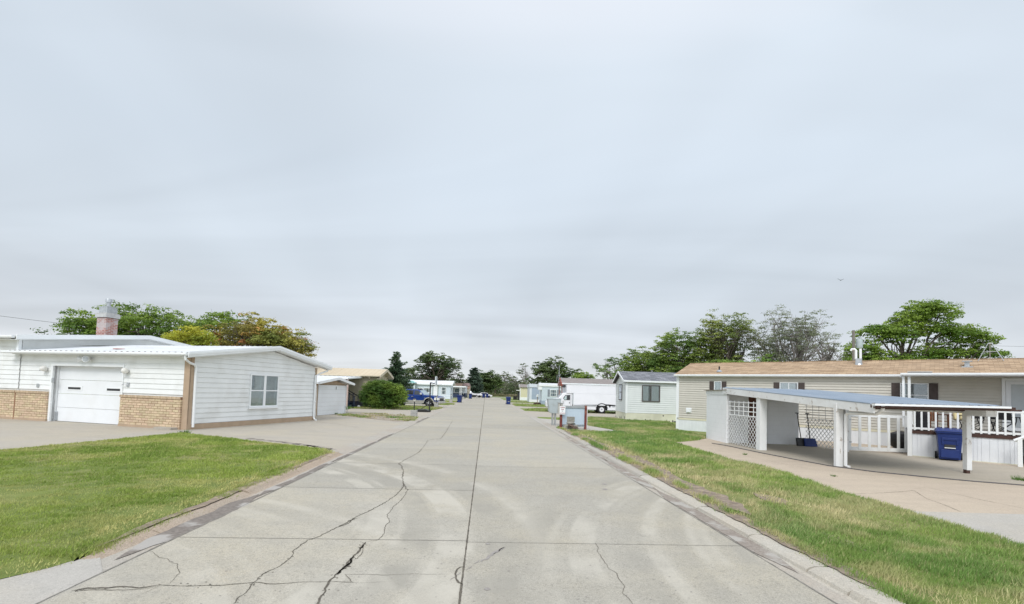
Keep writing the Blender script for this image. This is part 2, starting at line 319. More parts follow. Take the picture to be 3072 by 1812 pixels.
def lap(mb,x0,x1,z0,z1,expo,d=.022,xr=None,holes=(),y=0.,phase=0.,g=.017):
    """lap siding facing -y: real overlapping courses, tilted, with a lip; xr(z)->(xa,xb) clips to a gable"""
    zs={z0,z1}; k=0
    while z0+k*expo+phase<z1: zs.add(max(z0,z0+k*expo+phase)); k+=1
    for h in holes: zs|={h[2],h[3]}
    zs=sorted(z for z in zs if z0<=z<=z1)
    for za,zb in zip(zs[:-1],zs[1:]):
        if zb-za<1e-4: continue
        b=math.floor((za+1e-5-z0-phase)/expo)*expo+z0+phase
        oa=d*(1-(za-b)/expo); ob=d*(1-(zb-b)/expo); ob=max(ob,.0)
        xa0,xa1=xr(za) if xr else (x0,x1); xb0,xb1=xr(zb) if xr else (x0,x1)
        cuts=[(h[0],h[1]) for h in holes if h[2]<=za+1e-4 and h[3]>=zb-1e-4]
        segs=[]; cur=None
        xs=[(xa0,xb0)]
        for a,b_ in sorted(cuts): xs+=[(a,a),(b_,b_)]
        xs.append((xa1,xb1))
        for i in range(0,len(xs),2):
            (p,q),(r,s_)=xs[i],xs[i+1]
            if r-p<.01: continue
            zl=za
            if abs(za-b)<1e-4:      # open shadow joint under each board
                zl=min(za+g,zb-.002); mb.add([(p,y+.008,za),(r,y+.008,za),(r,y+.008,zl),(p,y+.008,zl)],[(0,1,2,3)]); mb.add([(p,y+.008,zl),(r,y+.008,zl),(r,y-oa,zl),(p,y-oa,zl)],[(0,3,2,1)]); mb.add([(p,y,za),(r,y,za),(r,y+.008,za),(p,y+.008,za)],[(0,1,2,3)])
            mb.add([(p,y-oa,zl),(r,y-oa,zl),(s_,y-ob,zb),(q,y-ob,zb)],[(0,1,2,3)])
    return mb
def window(parent,x0,x1,z0,z1,y=0.,fm=None,cols=1,rows=2,fw=.05,cur=True,sill=False,shut=None,shm=None,mtx=None,curpat=None,name='window',proud=.05,back=None):
    """window assembly standing proud of a wall that faces -y"""
    fm=fm or M['whitemetal']; p=proud; mb=MB()
    mb.box(x0-fw,x0,y-p,y,z0-fw,z1+fw,mtx=mtx); mb.box(x1,x1+fw,y-p,y,z0-fw,z1+fw,mtx=mtx); mb.box(x0,x1,y-p,y,z1,z1+fw,mtx=mtx); mb.box(x0,x1,y-p,y,z0-fw,z0,mtx=mtx)
    for i in range(1,cols): xx=x0+(x1-x0)*i/cols; mb.box(xx-fw*.5,xx+fw*.5,y-p+.004,y,z0,z1,mtx=mtx)
    for j in range(1,rows): zz=z0+(z1-z0)*j/rows; mb.box(x0,x1,y-p+.007,y,zz-fw*.35,zz+fw*.35,mtx=mtx)
    f=mb.build(name,fm,parent)
    MB().box(x0,x1,y-.026,y-.02,z0,z1,mtx=mtx).build('backing',back or M['backing'],f)
    if cur:
        mb=MB(); w_=x1-x0; parts=curpat or ((0,.42),(.58,1))
        for a,b in parts:
            n=max(2,int((b-a)*w_/.05)); pts=[]
            for i in range(n+1): pts.append((x0+w_*(a+(b-a)*i/n),y-.030-(.005 if i%2 else 0)))
            for (xa,ya),(xb,yb) in zip(pts[:-1],pts[1:]): mb.add([(xa,ya,z0+.01),(xb,yb,z0+.01),(xb,yb,z1-.01),(xa,ya,z1-.01)],[(0,1,2,3)],mtx=mtx)
        mb.build('curtain',M['curtain'],f)
    MB().box(x0,x1,y-.040,y-.037,z0,z1,mtx=mtx).build('pane',GLASS,f)
    if sill: MB().box(x0-fw-.05,x1+fw+.05,y-p-.04,y,z0-fw-.05,z0-fw-.002,mtx=mtx).build('sill',fm,f)
    if shut:
        for a in (x0-fw-shut-.01,x1+fw+.01):
            mb=MB(); mb.box(a,a+shut,y-.034,y,z0-fw,z1+fw,mtx=mtx)
            k=int((z1-z0)/.05)
            for i in range(k): zz=z0+i*.05; mb.box(a+.03,a+shut-.03,y-.042,y-.034,zz+.01,zz+.035,mtx=mtx)
            mb.build('shutter',shm or M['shutter'],f)
    return f
def gablexr(x0,x1,ze0,ze1,xp,zp):
    def f(z):
        a=x0 if z<=ze0 else x0+(xp-x0)*(z-ze0)/(zp-ze0); b=x1 if z<=ze1 else x1-(x1-xp)*(z-ze1)/(zp-ze1)
        return (min(a,xp),max(b,xp))
    return f
def vnoise(x,y,s,seed):
    r=np.random.default_rng(seed).random((64,64)); x=np.asarray(x)*s; y=np.asarray(y)*s
    i=np.floor(x).astype(int); j=np.floor(y).astype(int); fx=x-i; fy=y-j; fx=fx*fx*(3-2*fx); fy=fy*fy*(3-2*fy)
    a=r[i%64,j%64]; b=r[(i+1)%64,j%64]; c=r[i%64,(j+1)%64]; d=r[(i+1)%64,(j+1)%64]
    return (a*(1-fx)+b*fx)*(1-fy)+(c*(1-fx)+d*fx)*fy
def npmesh(name,V,nper,cols,m,parent=None):
    """V (n*nper,3) verts, faces of nper verts each; cols (n,3)"""
    n=len(V)//nper; me=bpy.data.meshes.new(name); me.vertices.add(len(V)); me.vertices.foreach_set('co',V.astype(np.float32).ravel())
    me.loops.add(len(V)); me.loops.foreach_set('vertex_index',np.arange(len(V),dtype=np.int32)); me.polygons.add(n)
    me.polygons.foreach_set('loop_start',np.arange(0,len(V),nper,dtype=np.int32)); me.update(calc_edges=True)
    a=me.attributes.new('col','FLOAT_COLOR','FACE'); a.data.foreach_set('color',np.concatenate([cols,np.ones((n,1))],1).astype(np.float32).ravel())
    me.materials.append(m); o=bpy.data.objects.new(name,me); COL.objects.link(o)
    if parent: o.parent=parent
    return o
# ================================================================ SETTING: ground, road, kerbs, drives, lawns
RA=.053                                     # the road runs 3 degrees left of straight ahead
def rd(lat,s): return (lat*math.cos(RA)-s*math.sin(RA), lat*math.sin(RA)+s*math.cos(RA))
def on_road(o): o.rotation_euler=(0,0,RA); return o
g=sheet('ground',[(-900,-30),(900,-30),(900,1500),(-900,1500)],0,M['far'])
road=on_road(sheet('road',[(-3.655,-3),(3.33,-3),(3.33,133),(-3.655,133)],.012,M['road']))
on_road(sheet('cross_road',[(-80,134),(120,134),(120,141),(-80,141)],.010,mat('far_road_concrete',(.46,.45,.43),(.40,.39,.37),.3,.9)))
on_road(sheet('road_mouth',[(-9,133),(9,133),(14,134),(-14,134)],.011,MATS['far_road_concrete']))
sheet('cross_road_shoulder',[(-90,152),(110,162),(110,166),(-90,158)],.02,mat('pale_dry_verge',(.40,.37,.30),(.30,.29,.22),.5,.95))
# left concrete yard, reaching under the houses
sheet('driveway',[(-34,8.5),G(0,1357),G(545,1302),G(1000,1355),rd(-4.27,14.1),rd(-4.27,36),rd(-4.27,54),(-16,54),(-34,46)],.006,M['drive'])
sheet('driveway',[(-16,54.1),rd(-4.0,54.1),rd(-4.0,58.6),(-16,58.6)],.006,M['drive'])
for a,b in ((65.6,71.5),(79,86),(95,101),(112,118)): on_road(sheet('driveway',[(-16,a),(-3.66,a-.6),(-3.66,b+.6),(-16,b)],.006,M['drive']))
for a,b in ((38.2,46.6),(56.5,61.5),(75.5,81.5),(94,100)): on_road(sheet('driveway',[(26,a),(3.33,a-1.2),(3.33,b+1.2),(26,b)],.006,M['drive']))
on_road(sheet('driveway',[(3.9,24.6),(6.1,24.0),(7.0,25.2),(6.2,28.5),(5.6,33.2),(3.34,36),(3.34,24.2)],.008,M['apron']))
DR=[G(2011,1329),G(2169,1378),G(2354,1424),G(2518,1482),G(2709,1534)]
sheet('driveway',DR+[(30,9.0),(30,26),(13.4,24.5),(9.2,22.7),G(2119,1316)],.007,M['pink'])
sheet('driveway',[G(2709,1534),G(2872,1585),G(3072,1643),(7.2,4.5),(30,4.5),(30,8.95)],.0075,mat('x',(1,1,1)) if 0 else M['apron'])
on_road(sheet('gutter',[(-4.2,5.0),(-3.6,5.0),(-3.6,132),(-4.2,132)],.0055,M['curb'])); on_road(sheet('gutter',[(3.3,-3),(3.95,-3),(3.95,132),(3.3,132)],.0055,M['curb']))
# near left apron where the kerb opens
ap=[rd(-3.66,-2),rd(-3.66,5.0),G(300,1672),G(262,1672),G(150,1706),G(0,1742),(-9,3.4),(-9,-2)]
sheet('apron',ap,.010,M['apron'])
def strip(name,m,segs,z=0.):
    """kerb pieces: profile [(lat,z)] swept along the road between s0,s1 with a small gap, tiny shifts"""
    for (s0,s1,prof,dx,mm) in segs:
        dz=random.uniform(-.012,.008); mb=MB(); n=max(1,int((s1-s0)/.25)); vs=[]
        for i in range(n+1):
            s=s0+(s1-s0)*i/n; jj=random.uniform(-.006,.006)
            for k,(a,b) in enumerate(prof): tp=min(1,max(.06,(s-5.22)/.7)) if (prof is PL and s<6) else 1; vs.append((a+dx*(k>2)+(jj if k>=len(prof)-2 else 0),s,b*tp+z+(dz if k>2 and b>.02 else 0)))
        k=len(prof); fs=[(i*k+j,i*k+j+1,(i+1)*k+j+1,(i+1)*k+j) for i in range(n) for j in range(k-1)]
        fs+=[tuple(range(k)),tuple(range(n*k,n*k+k))[::-1]]
        mb.add(vs,fs); o=mb.build(name,mm,smooth=False); on_road(o); o['kind']='structure'
PL=[(-3.70,.004),(-3.95,.006),(-3.99,.022),(-4.04,.050),(-4.08,.058),(-4.17,.060),(-4.18,-.02)]
PLf=[(-3.70,.004),(-3.90,.010),(-4.05,.028),(-4.30,.036),(-4.31,.0)]
PR=[(3.37,.004),(3.60,.006),(3.615,.035),(3.65,.066),(3.69,.074),(3.90,.076),(3.91,-.02)]
PRf=[(3.37,.004),(3.60,.010),(3.75,.028),(3.92,.034),(3.93,0)]
segs=[]; s=5.22
for L_ in (1.1,2.3,2.2,2.2,.85): segs.append((s,s+L_-.03,PL,random.uniform(-.012,.012),M['curbred'])); s+=L_
for L_ in (1.7,3.05,3.05,3.05,3.05,3.05,2.5): segs.append((s,s+L_-.015,PLf,0,M['curb'])); s+=L_
while s<120: segs.append((s,s+3.03,PLf,0,M['curb'])); s+=3.05
strip('kerb',None,segs)
segs=[]; s=-1.
for L_ in (3.2,2.45,.62,1.2,1.6,3.05,3.05,2.2,.9,3.05,3.05,1.2): segs.append((s,s+L_-random.uniform(.02,.06),PR,random.uniform(-.035,.035),M['kerbtop'] if s<11 else M['curb'])); s+=L_
while s<120: segs.append((s,s+3.03,PRf,0,M['curb'])); s+=3.05
strip('kerb',None,segs)
# grit and old tar lying in the gutters
def blobstrip(s0,s1,a,b,z,m,name,seed,amp=.10):
    r=random.Random(seed); L=[];Q=[]; n=int((s1-s0)/.12); va=vb=0
    for i in range(n+1):
        s=s0+(s1-s0)*i/n; va=.8*va+r.uniform(-1,1)*amp*.5; vb=.8*vb+r.uniform(-1,1)*amp*.5; e=min(1,i/6,(n-i)/6)
        mid=(a+b)/2; L.append((mid+(a-mid+va)*e,s)); Q.append((mid+(b-mid+vb)*e,s))
    mb=MB(); vs=[(*p,z) for p in L]+[(*p,z) for p in Q]; k=len(L)
    mb.add(vs,[(i,i+1,k+i+1,k+i) for i in range(k-1)]); o=mb.build(name,m); on_road(o); o['kind']='structure'
blobstrip(5.35,8.6,-3.67,-3.96,.0125,M['debris'],'gutter_grit',3,.05)
blobstrip(8.3,12.6,-3.68,-3.84,.0125,M['debris'],'gutter_grit',13,.05)
blobstrip(12.3,20.5,-3.70,-3.80,.0125,M['debris'],'gutter_grit',4,.03)
blobstrip(27,33,-3.68,-3.86,.0125,M['debris'],'gutter_grit',5,.05)
blobstrip(5.2,9.6,3.37,3.61,.0125,M['grit'],'gutter_grit',6,.03)
blobstrip(9.5,14,3.42,3.60,.0125,M['grit'],'gutter_grit',7,.05)
blobstrip(13.6,21,3.46,3.58,.0125,M['grit'],'gutter_grit',8,.03)
blobstrip(4.3,24,3.84,4.06,.0815,M['dirt'],'kerb_edge_soil',18,.07)
blobstrip(5.6,13.6,-4.12,-4.26,.0665,M['dirt'],'kerb_edge_soil',19,.05)
# joints and cracks: thin filled ribbons lying in the slab face
def ribbon(mb,pts,w0,w1=None,z=.0165,jit=0.,seed=0,sub=1):
    r=random.Random(seed); P=[]
    for (a,b) in zip(pts[:-1],pts[1:]):
        d=math.dist(a,b); n=max(1,int(d/.045)) if sub else 1
        for i in range(n): t=i/n; P.append((a[0]+(b[0]-a[0])*t+(r.uniform(-1,1)*jit if i else 0),a[1]+(b[1]-a[1])*t+(r.uniform(-1,1)*jit if i else 0)))
    P.append(pts[-1]); n=len(P); vs=[]; ww=1.
    for i,p in enumerate(P):
        q=P[min(i+1,n-1)]; o=P[max(i-1,0)]; dx,dy=q[0]-o[0],q[1]-o[1]; l=math.hypot(dx,dy) or 1
        wd=w0+((w1 if w1 is not None else w0)-w0)*i/max(1,n-1)
        if jit: ww=.7*ww+.3*r.uniform(0,1.9); wd*=ww*.8
        if i in (0,n-1) and jit: wd*=.3
        vs+=[(p[0]-dy/l*wd/2,p[1]+dx/l*wd/2,z),(p[0]+dy/l*wd/2,p[1]-dx/l*wd/2,z)]
    mb.add(vs,[(2*i,2*i+1,2*i+3,2*i+2) for i in range(n-1)])
mb=MB()
for k in range(1,43):
    s=.05+3.05*k
    wj=.007+.0005*s
    ribbon(mb,[(-3.655,s),(-.18,s+.02)],wj,sub=0)
    if k%4==0 or k==2: ribbon(mb,[(-.16,s-.03),(3.33,s-.03)],wj*.8,sub=0)
ribbon(mb,[(-3.675,-2),(-3.675,40)],.022,.022,z=.0135,jit=.002,seed=11); ribbon(mb,[(3.345,-2),(3.345,40)],.024,.02,z=.0135,jit=.003,seed=12)
mc=MB(); ribbon(mc,[(-.17,-2),(-.17,7.5)],.026,.022,jit=.0015,seed=9); ribbon(mc,[(-.17,7.5),(-.17,30)],.022,.03,jit=.0012,seed=10); ribbon(mc,[(-.17,30),(-.17,133)],.03,.06,sub=0); on_road(mc.build('centre_joint',M['crack']))['kind']='structure'
on_road(mb.build('road_joints',mat('joint_filler',(.20,.19,.17),(.28,.265,.235),12,1,spec=0)))['kind']='structure'
def r7(L): return [G(1000+a/2.516,1250+b/2.516,.016) for a,b in L]
def r6(L): return [G(a/2.2873,1300+b/2.2873,.016) for a,b in L]
def r8(L): return [G(1700+a/1.834,1280+b/1.834,.012) for a,b in L]
mb=MB()
ribbon(mb,r7([(900,30),(870,80),(840,130),(810,165),(715,175),(690,215),(655,260),(610,290),(550,320),(492,355)]),.010,.016,jit=.02,seed=1)
ribbon(mb,r7([(492,355),(515,370),(528,410),(518,460),(535,510),(560,555)]),.022,.022,jit=.018,seed=2)
ribbon(mb,r7([(560,555),(540,590),(500,640),(460,670),(405,740),(425,790),(395,820),(385,870),(365,905),(320,935),(250,940)]),.010,.010,jit=.012,seed=3)
c2=r7([(535,510),(520,540),(460,600),(400,640),(330,680),(250,720),(180,750),(100,800),(40,830)])+r6([(2440,580),(2380,620),(2300,650),(2180,710),(2110,730),(2060,770),(2015,800),(2010,830),(1970,870),(1900,920),(1800,965),(1750,1015),(1720,1045),(1690,1090),(1640,1120),(1600,1170)])
ribbon(mb,c2,.016,.009,jit=.011,seed=4)
c1=r7([(245,945),(225,965),(205,1005),(150,1050),(125,1110),(70,1150),(30,1190)])+r6([(2430,840),(2390,900),(2330,950),(2270,1000),(2240,1050),(2220,1100),(2190,1150),(2160,1190)])
ribbon(mb,c1,.022,.022,jit=.012,seed=5)
ribbon(mb,r7([(225,975),(215,1030),(180,1070),(150,1080)]),.008,.006,jit=.008,seed=15)
for q,wd in (((212,985),.05),((190,1015),.035),((105,1120),.04),((45,1175),.05)): ribbon(mb,r7([(q[0]+14,q[1]-16),q,(q[0]-14,q[1]+14)]),wd,wd*.6,jit=.01,seed=int(q[0]))
ribbon(mb,r6([(490,1080),(600,1060),(740,1060),(830,1050),(950,1060),(1100,1040)]),.026,.016,jit=.012,seed=6)
ribbon(mb,r6([(520,1078),(640,1072),(760,1075),(900,1072),(1040,1058),(1100,1042)]),.010,.008,jit=.014,seed=16)
ribbon(mb,r6([(1100,1040),(1200,1043),(1310,1047),(1400,1043),(1540,1040),(1650,1030),(1750,1020),(1850,1032),(2000,1025),(2100,1018),(2200,1018),(2260,1015)]),.014,.009,jit=.007,seed=7)
ribbon(mb,r6([(2260,1015),(2350,1020),(2420,1022)])+r7([(90,1190),(200,1188),(290,1190),(400,1195),(500,1190),(600,1185),(720,1190),(870,1185)]),.007,.004,jit=.006,seed=8)
ribbon(mb,r6([(1040,805),(1090,850),(1150,860),(1165,880),(1220,895),(1215,925),(1235,955),(1200,990),(1165,1030),(1110,1040)]),.006,.008,jit=.006,seed=9)
ribbon(mb,r6([(1100,1042),(1000,1090),(900,1135),(830,1165)]),.005,.004,jit=.008,seed=19)
ribbon(mb,r7([(1975,950),(2000,990),(1990,1010),(2030,1070),(2085,1150),(2140,1180),(2150,1215),(2200,1280),(2180,1330),(2230,1370),(2260,1414)]),.007,.008,jit=.006,seed=10)
ribbon(mb,r7([(995,1130),(960,1133),(935,1150),(920,1185),(925,1220),(945,1250),(975,1262)]),.018,.034,jit=.006,seed=11)
ribbon(mb,r7([(400,1245),(300,1250),(200,1252),(90,1245),(10,1242)]),.003,.003,jit=.006,seed=12)
rc=random.Random(77)
for path,n_ in ((c1,70),(c2,80),(r6([(490,1080),(740,1060),(1100,1040),(1540,1040),(1850,1032)]),60)):
    for _ in range(n_):      # crumbs and chipped edges beside the cracks
        i=rc.randrange(len(path)-1); t=rc.random(); a,b=path[i],path[i+1]; x=a[0]+(b[0]-a[0])*t+rc.gauss(0,.022); y=a[1]+(b[1]-a[1])*t+rc.gauss(0,.022); q=rc.uniform(.002,.010); mb.add([(x+q*math.cos(k*1.25)*rc.uniform(.5,1.6),y+q*math.sin(k*1.25)*rc.uniform(.5,1.3),.0162) for k in range(5)],[(0,1,2,3,4)])
o=mb.build('road_cracks',M['crack']); o['kind']='structure'
mb=MB()
for i,(L_,wd) in enumerate([([(1570,370),(1700,365),(1830,358),(1910,350)],.012),([(1910,350),(1980,395),(2080,430),(2170,468)],.010),([(1905,340),(1990,335)],.008),([(1990,335),(2250,395),(2516,450)],.010),([(780,120),(1000,165),(1300,225),(1700,270)],.007)]):
    ribbon(mb,r8(L_),wd,wd,z=.012,jit=.004,seed=30+i)
mb.build('driveway_cracks',M['crack'])['kind']='structure'
EJ=r8([(800,92),(880,105),(1060,143),(1250,180),(1450,217),(1700,250),(2000,280),(2250,303),(2600,330)]); mb=MB().tube([(p[0],p[1],.018) for p in EJ],.019,6)
sheet('carport_floor',EJ+[(16.6,14.5),(14.6,18.0),(12.4,20.7),(9.3,20.7)],.0088,concrete('grey_carport_concrete',(.42,.375,.305),(.44,.39,.31),.4))
mb.build('slab_edge_strip',mat('dark_slab_edge',(.09,.09,.10),(.14,.13,.12),20,.9))['kind']='structure'  # dark tube stands in for the dark side face of the raised slab
stainm=mat('oil_stain',(.27,.245,.225),(.33,.31,.29),20,.8)
mb=MB()
for i,(L_,wd) in enumerate([([(1290,985),(1230,1015),(1170,1060),(1110,1095)],.050),([(1300,980),(1200,1040)],.02),([(1100,1080),(1060,1110)],.02),([(1050,1125),(1000,1160)],.015),([(960,1170),(880,1232)],.015)]): ribbon(mb,r7(L_),wd,wd*.5,z=.0150,jit=.012,seed=50+i)
for (a,b,r_) in ((1165,958,.028),(1160,1298,.03),(2045,508,.06),(2052,547,.06),(1325,1163,.012),(1940,1120,.01),(690,1055,.009),(1110,370,.02),(1445,372,.02)):
    c=r7([(a,b)])[0]; mb.add([(c[0]+r_*math.cos(t*PI/5)*random.uniform(.8,1.2),c[1]+r_*math.sin(t*PI/5)*random.uniform(.8,1.2),.0155) for t in range(10)],[tuple(range(10))])
rc=random.Random(5)
for _ in range(520):
    s=4.2+9*rc.random()**2; l=rc.uniform(-3.6,3.3); x,y=rd(l,s); q=rc.uniform(.0025,.008)*(1+s*.03); mb.add([(x+q*math.cos(k*1.25)*rc.uniform(.5,2.2),y+q*math.sin(k*1.25)*rc.uniform(.4,1.1),.0158) for k in range(5)],[(0,1,2,3,4)])
mb.build('road_stains',stainm)['kind']='structure'
# lawns: turf sheets with a soft raised edge, then real blades
def poly_in(P,x,y):
    c=np.zeros(len(x),bool); n=len(P)
    for i in range(n):
        (x0,y0),(x1,y1)=P[i],P[(i+1)%n]
        if y0==y1: continue
        c^=((y0>y)!=(y1>y))&(x<(x1-x0)*(y-y0)/(y1-y0)+x0)
    return c
def edist(P,x,y):
    d=np.full(len(x),1e9); n=len(P)
    for i in range(n):
        a=np.array(P[i]);b=np.array(P[(i+1)%n]); l=((b-a)**2).sum(); t=np.clip(((x-a[0])*(b[0]-a[0])+(y-a[1])*(b[1]-a[1]))/l,0,1)
        d=np.minimum(d,np.hypot(x-a[0]-t*(b[0]-a[0]),y-a[1]-t*(b[1]-a[1])))
    return d
def lawn(name,P,z,step,m=None):
    xs=[p[0] for p in P]; ys=[p[1] for p in P]; bm=bmesh.new(); vs=[bm.verts.new((p[0],p[1],0)) for p in P]; bm.faces.new(vs)
    for ax,lo,hi in ((0,min(xs),max(xs)),(1,min(ys),max(ys))):
        k=lo+step
        while k<hi:
            co=(k,0,0) if ax==0 else (0,k,0); no=(1,0,0) if ax==0 else (0,1,0)
            bmesh.ops.bisect_plane(bm,geom=bm.verts[:]+bm.edges[:]+bm.faces[:],plane_co=co,plane_no=no); k+=step
    X=np.array([v.co.x for v in bm.verts]); Y=np.array([v.co.y for v in bm.verts]); D=edist(P,X,Y)
    Z=.012+z*np.clip(D/.18,0,1)+(vnoise(X,Y,.9,5)-.5)*.03*np.clip(D/.6,0,1)
    for v,zz in zip(bm.verts,Z): v.co.z=zz
    bm.normal_update()
    for f in bm.faces:
        if f.normal.z<0: f.normal_flip()
    me=bpy.data.meshes.new(name); bm.to_mesh(me); bm.free(); me.materials.append(m or M['lawn']); me.polygons.foreach_set('use_smooth',[True]*len(me.polygons))
    o=bpy.data.objects.new(name,me); COL.objects.link(o); o['kind']='structure'; return o
def blades(name,label,P,n,h,wd,z,greens,dry,bare=None,seed=1,p=1.6,over=.05,dens=0.0):
    """n grass blades inside polygon P, denser near the camera; bare(x,y)->0..1 thins them"""
    r=np.random.default_rng(seed); xs=[q[0] for q in P]; ys=[q[1] for q in P]; X=[];Y=[]; k=0; ymin=max(3.,min(ys))
    while k<n:
        x=r.uniform(min(xs),max(xs),n*2); y=r.uniform(min(ys),max(ys),n*2); x=x; ok=poly_in(P,x,y)&(y>3)
        ok&=r.random(n*2)<np.clip((ymin/np.maximum(y,ymin))**p+dens,0,1)
        tuft=vnoise(x,y,6,seed+3)*.6+vnoise(x,y,14,seed+4)*.4
        ok&=r.random(n*2)<np.clip(.35+1.5*(tuft-.3),.15,1)
        if bare is not None: ok&=r.random(n*2)>bare(x,y)
        X.append(x[ok]);Y.append(y[ok]); k+=ok.sum()
    x=np.concatenate(X)[:n]; y=np.concatenate(Y)[:n]; D=edist(P,x,y)
    pat=vnoise(x,y,.55,seed)*.55+vnoise(x,y,1.7,seed+1)*.45; tuft=vnoise(x,y,6,seed+3)
    hh=h*(.45+.75*r.random(n))*(.65+.7*tuft)*np.clip(y/8,1,1.5); ww=wd*(.7+.6*r.random(n))*np.clip(y/6,1,3.2)
    a=r.random(n)*2*PI; lean=r.random(n)*.9*hh; wind=.35*hh
    bx,by=np.cos(a)*ww/2,np.sin(a)*ww/2; la=r.random(n)*2*PI; x=x+r.normal(size=n)*.035; y=y+r.normal(size=n)*.035
    zb=z*np.clip(D/.18,0,1)+.004
    V=np.zeros((n,3,3)); V[:,0]=np.stack([x-bx,y-by,zb],1); V[:,1]=np.stack([x+bx,y+by,zb],1)
    V[:,2]=np.stack([x+np.cos(la)*lean+wind*.6,y+np.sin(la)*lean,zb+hh],1)
    g=np.array(greens); t=np.clip(pat*1.5-.25,0,1)[:,None]; C=g[0]*(1-t)+g[1]*t
    dm=np.clip((vnoise(x,y,.8,seed+7)*.6+vnoise(x,y,3.1,seed+8)*.4-.50)*5,0,1)*.6+(r.random(n)<.13)*.55; dm=np.clip(dm,0,.95)[:,None]
    if bare is not None: dm=np.clip(dm+np.clip(bare(x,y)*1.2,0,.8)[:,None],0,.95)
    C=C*(1-dm)+np.array(dry)*dm; C*=(.75+.5*r.random(n))[:,None]
    o=npmesh(name,V.reshape(-1,3),3,C,M['blade']); o['kind']='stuff'; o['label']=label; return o
LW1=[(-13.6,11.6),G(0,1357),G(270,1330),G(545,1302),G(1000,1355),rd(-4.26,13.9),rd(-4.19,12),rd(-4.18,7),rd(-4.18,5.3),G(262,1672),G(150,1706),G(0,1741),(-8.0,3.9)]
lawn('lawn',LW1,.055,.5)
DRR=[G(3072,1643),G(2872,1585),G(2709,1534),G(2518,1482),G(2354,1424),G(2169,1378),G(2011,1329)]
LW2=[rd(3.95,-1.5),(7.3,-1.5),(7.2,4.5)]+DRR+[G(2090,1322),G(2119,1314),(9.35,23.2),(9.2,27.8),(10.2,29.2),(11.5,35.4),(8.5,35.5),(8.1,38),rd(8.2,38.0),rd(6.3,34.2),rd(6.3,28.6),rd(7.15,25.0),rd(6.2,23.7),rd(4.1,24.1),rd(3.95,18),rd(3.95,10),rd(3.95,5)]
lawn('lawn',LW2,.055,.6)
def bareR(x,y):
    lat=x+.053*y; a=np.exp(-((lat-4.3)/.42)**2)*np.clip((y-6.5)/2,0,1)*np.clip((24-y)/3,0,1)
    b=np.clip((vnoise(x,y,1.1,21)-.50)*4,0,.9)*np.clip((6.6-lat)/1.5,.25,1)*(y<16)
    return np.clip(a*1.2*(.3+vnoise(x,y,2.1,22))+b,0,.97)
def bareL(x,y):
    lat=x+.053*y; return np.clip(np.clip((vnoise(x,y,1.3,31)-.68)*3,0,.5)*(lat>-7.5)+.6*np.exp(-((lat+4.5)/.12)**2)*(vnoise(x,y,1.5,33)>.45),0,.9)
GL=[(.24,.34,.07),(.42,.50,.12)]; GR=[(.15,.28,.07),(.34,.44,.12)]
blades('grass','short mown grass of the near left lawn',LW1,180000,.036,.009,.055,GL,(.62,.57,.26),bareL,41,1.3,dens=.02)
blades('grass','longer patchy grass of the right verge and lawn',LW2,190000,.062,.010,.055,GR,(.62,.54,.31),bareR,51,1.5,dens=.035)
blobstrip(7.5,13,4.0,4.5,.074,M['dirt'],'bare_earth',61,.12)
blobstrip(12.5,19,3.98,4.45,.074,M['dirt'],'bare_earth',62,.12)
blobstrip(5.8,6.6,4.5,5.0,.074,M['dirt'],'bare_earth',63,.12)
blobstrip(8.2,9.3,5.0,5.6,.074,M['dirt'],'bare_earth',64,.15)
sheet('bare_earth',[rd(3.95,9),rd(4.3,9.6),rd(4.55,12),rd(4.7,14.5),rd(4.6,17),rd(4.45,20),rd(4.2,22.5),rd(3.95,23.5)],.052,M['dirt']).location.z=.02
BED=[G(1007,1246),G(1065,1242.5),G(1130,1243),G(1165,1243.5),G(1200,1246),G(1253,1254),G(1244,1264),G(1190,1265),G(1130,1259),G(1060,1251)]
lawn('bare_earth',BED,.035,.5,mat('bed_gravelly_earth',(.36,.31,.255),(.24,.20,.155),5,.95,bump=1,bsc=12,stain=(.46,.41,.34,.7),stsc=2.5))
blades('grass','sparse weeds in the bare earth bed by the nearest lamp',BED,2600,.07,.02,.03,GR,(.55,.47,.3),lambda x,y:np.clip((vnoise(x,y,1.1,191)-.35)*5,0,.97),193,.6,dens=.3)
def minilawn(P,n,seed,z=.05):
    lawn('lawn',P,z,1.2); return blades('grass','strip of grass between far driveways',P,n,.07,.02,z,[(.20,.30,.07),(.34,.42,.11)],(.55,.49,.28),None,seed,.6,dens=.3)
EDG=[rd(3.80,-1),rd(4.12,-1),rd(4.12,26),rd(3.86,26),rd(3.84,12)]
blades('grass','ragged grass growing over the right kerb edge',EDG,16000,.085,.010,.075,GR,(.60,.52,.29),lambda x,y:np.clip((vnoise(x,y,1.6,91)-.42)*6,0,.97),93,1.2,dens=.05)
EDL=[rd(-4.10,5.5),rd(-4.10,13.8),rd(-4.30,13.8),rd(-4.30,5.5)]
blades('grass','ragged grass growing over the left kerb edge',EDL,6000,.06,.009,.06,GL,(.60,.52,.29),lambda x,y:np.clip((vnoise(x,y,1.8,95)-.5)*6,0,.97),97,1.0,dens=.05)
minilawn([(-14,41.6),G(1290,1231.5),G(1325,1226.5),G(1328,1224.5),G(1300,1221.5),(-14,50.5)],14000,61)
rr=lambda L_:[rd(a,b) for a,b in L_]
minilawn(rr([(-14,58.6),(-4.6,58.8),(-3.9,60),(-3.9,64.5),(-4.6,65.5),(-14,65.6)]),4000,62)
minilawn(rr([(-14,71.6),(-4.5,71.8),(-3.9,73),(-3.9,77.8),(-4.6,78.9),(-14,79)]),3000,63)
minilawn(rr([(18,46.8),(5.4,47.2),(4.0,49.5),(4.6,53),(6.0,55.8),(18,56.2)]),5000,64)
minilawn(rr([(18,61.8),(4.9,62),(3.9,64),(3.9,73),(4.8,75),(18,75.2)]),4000,65)
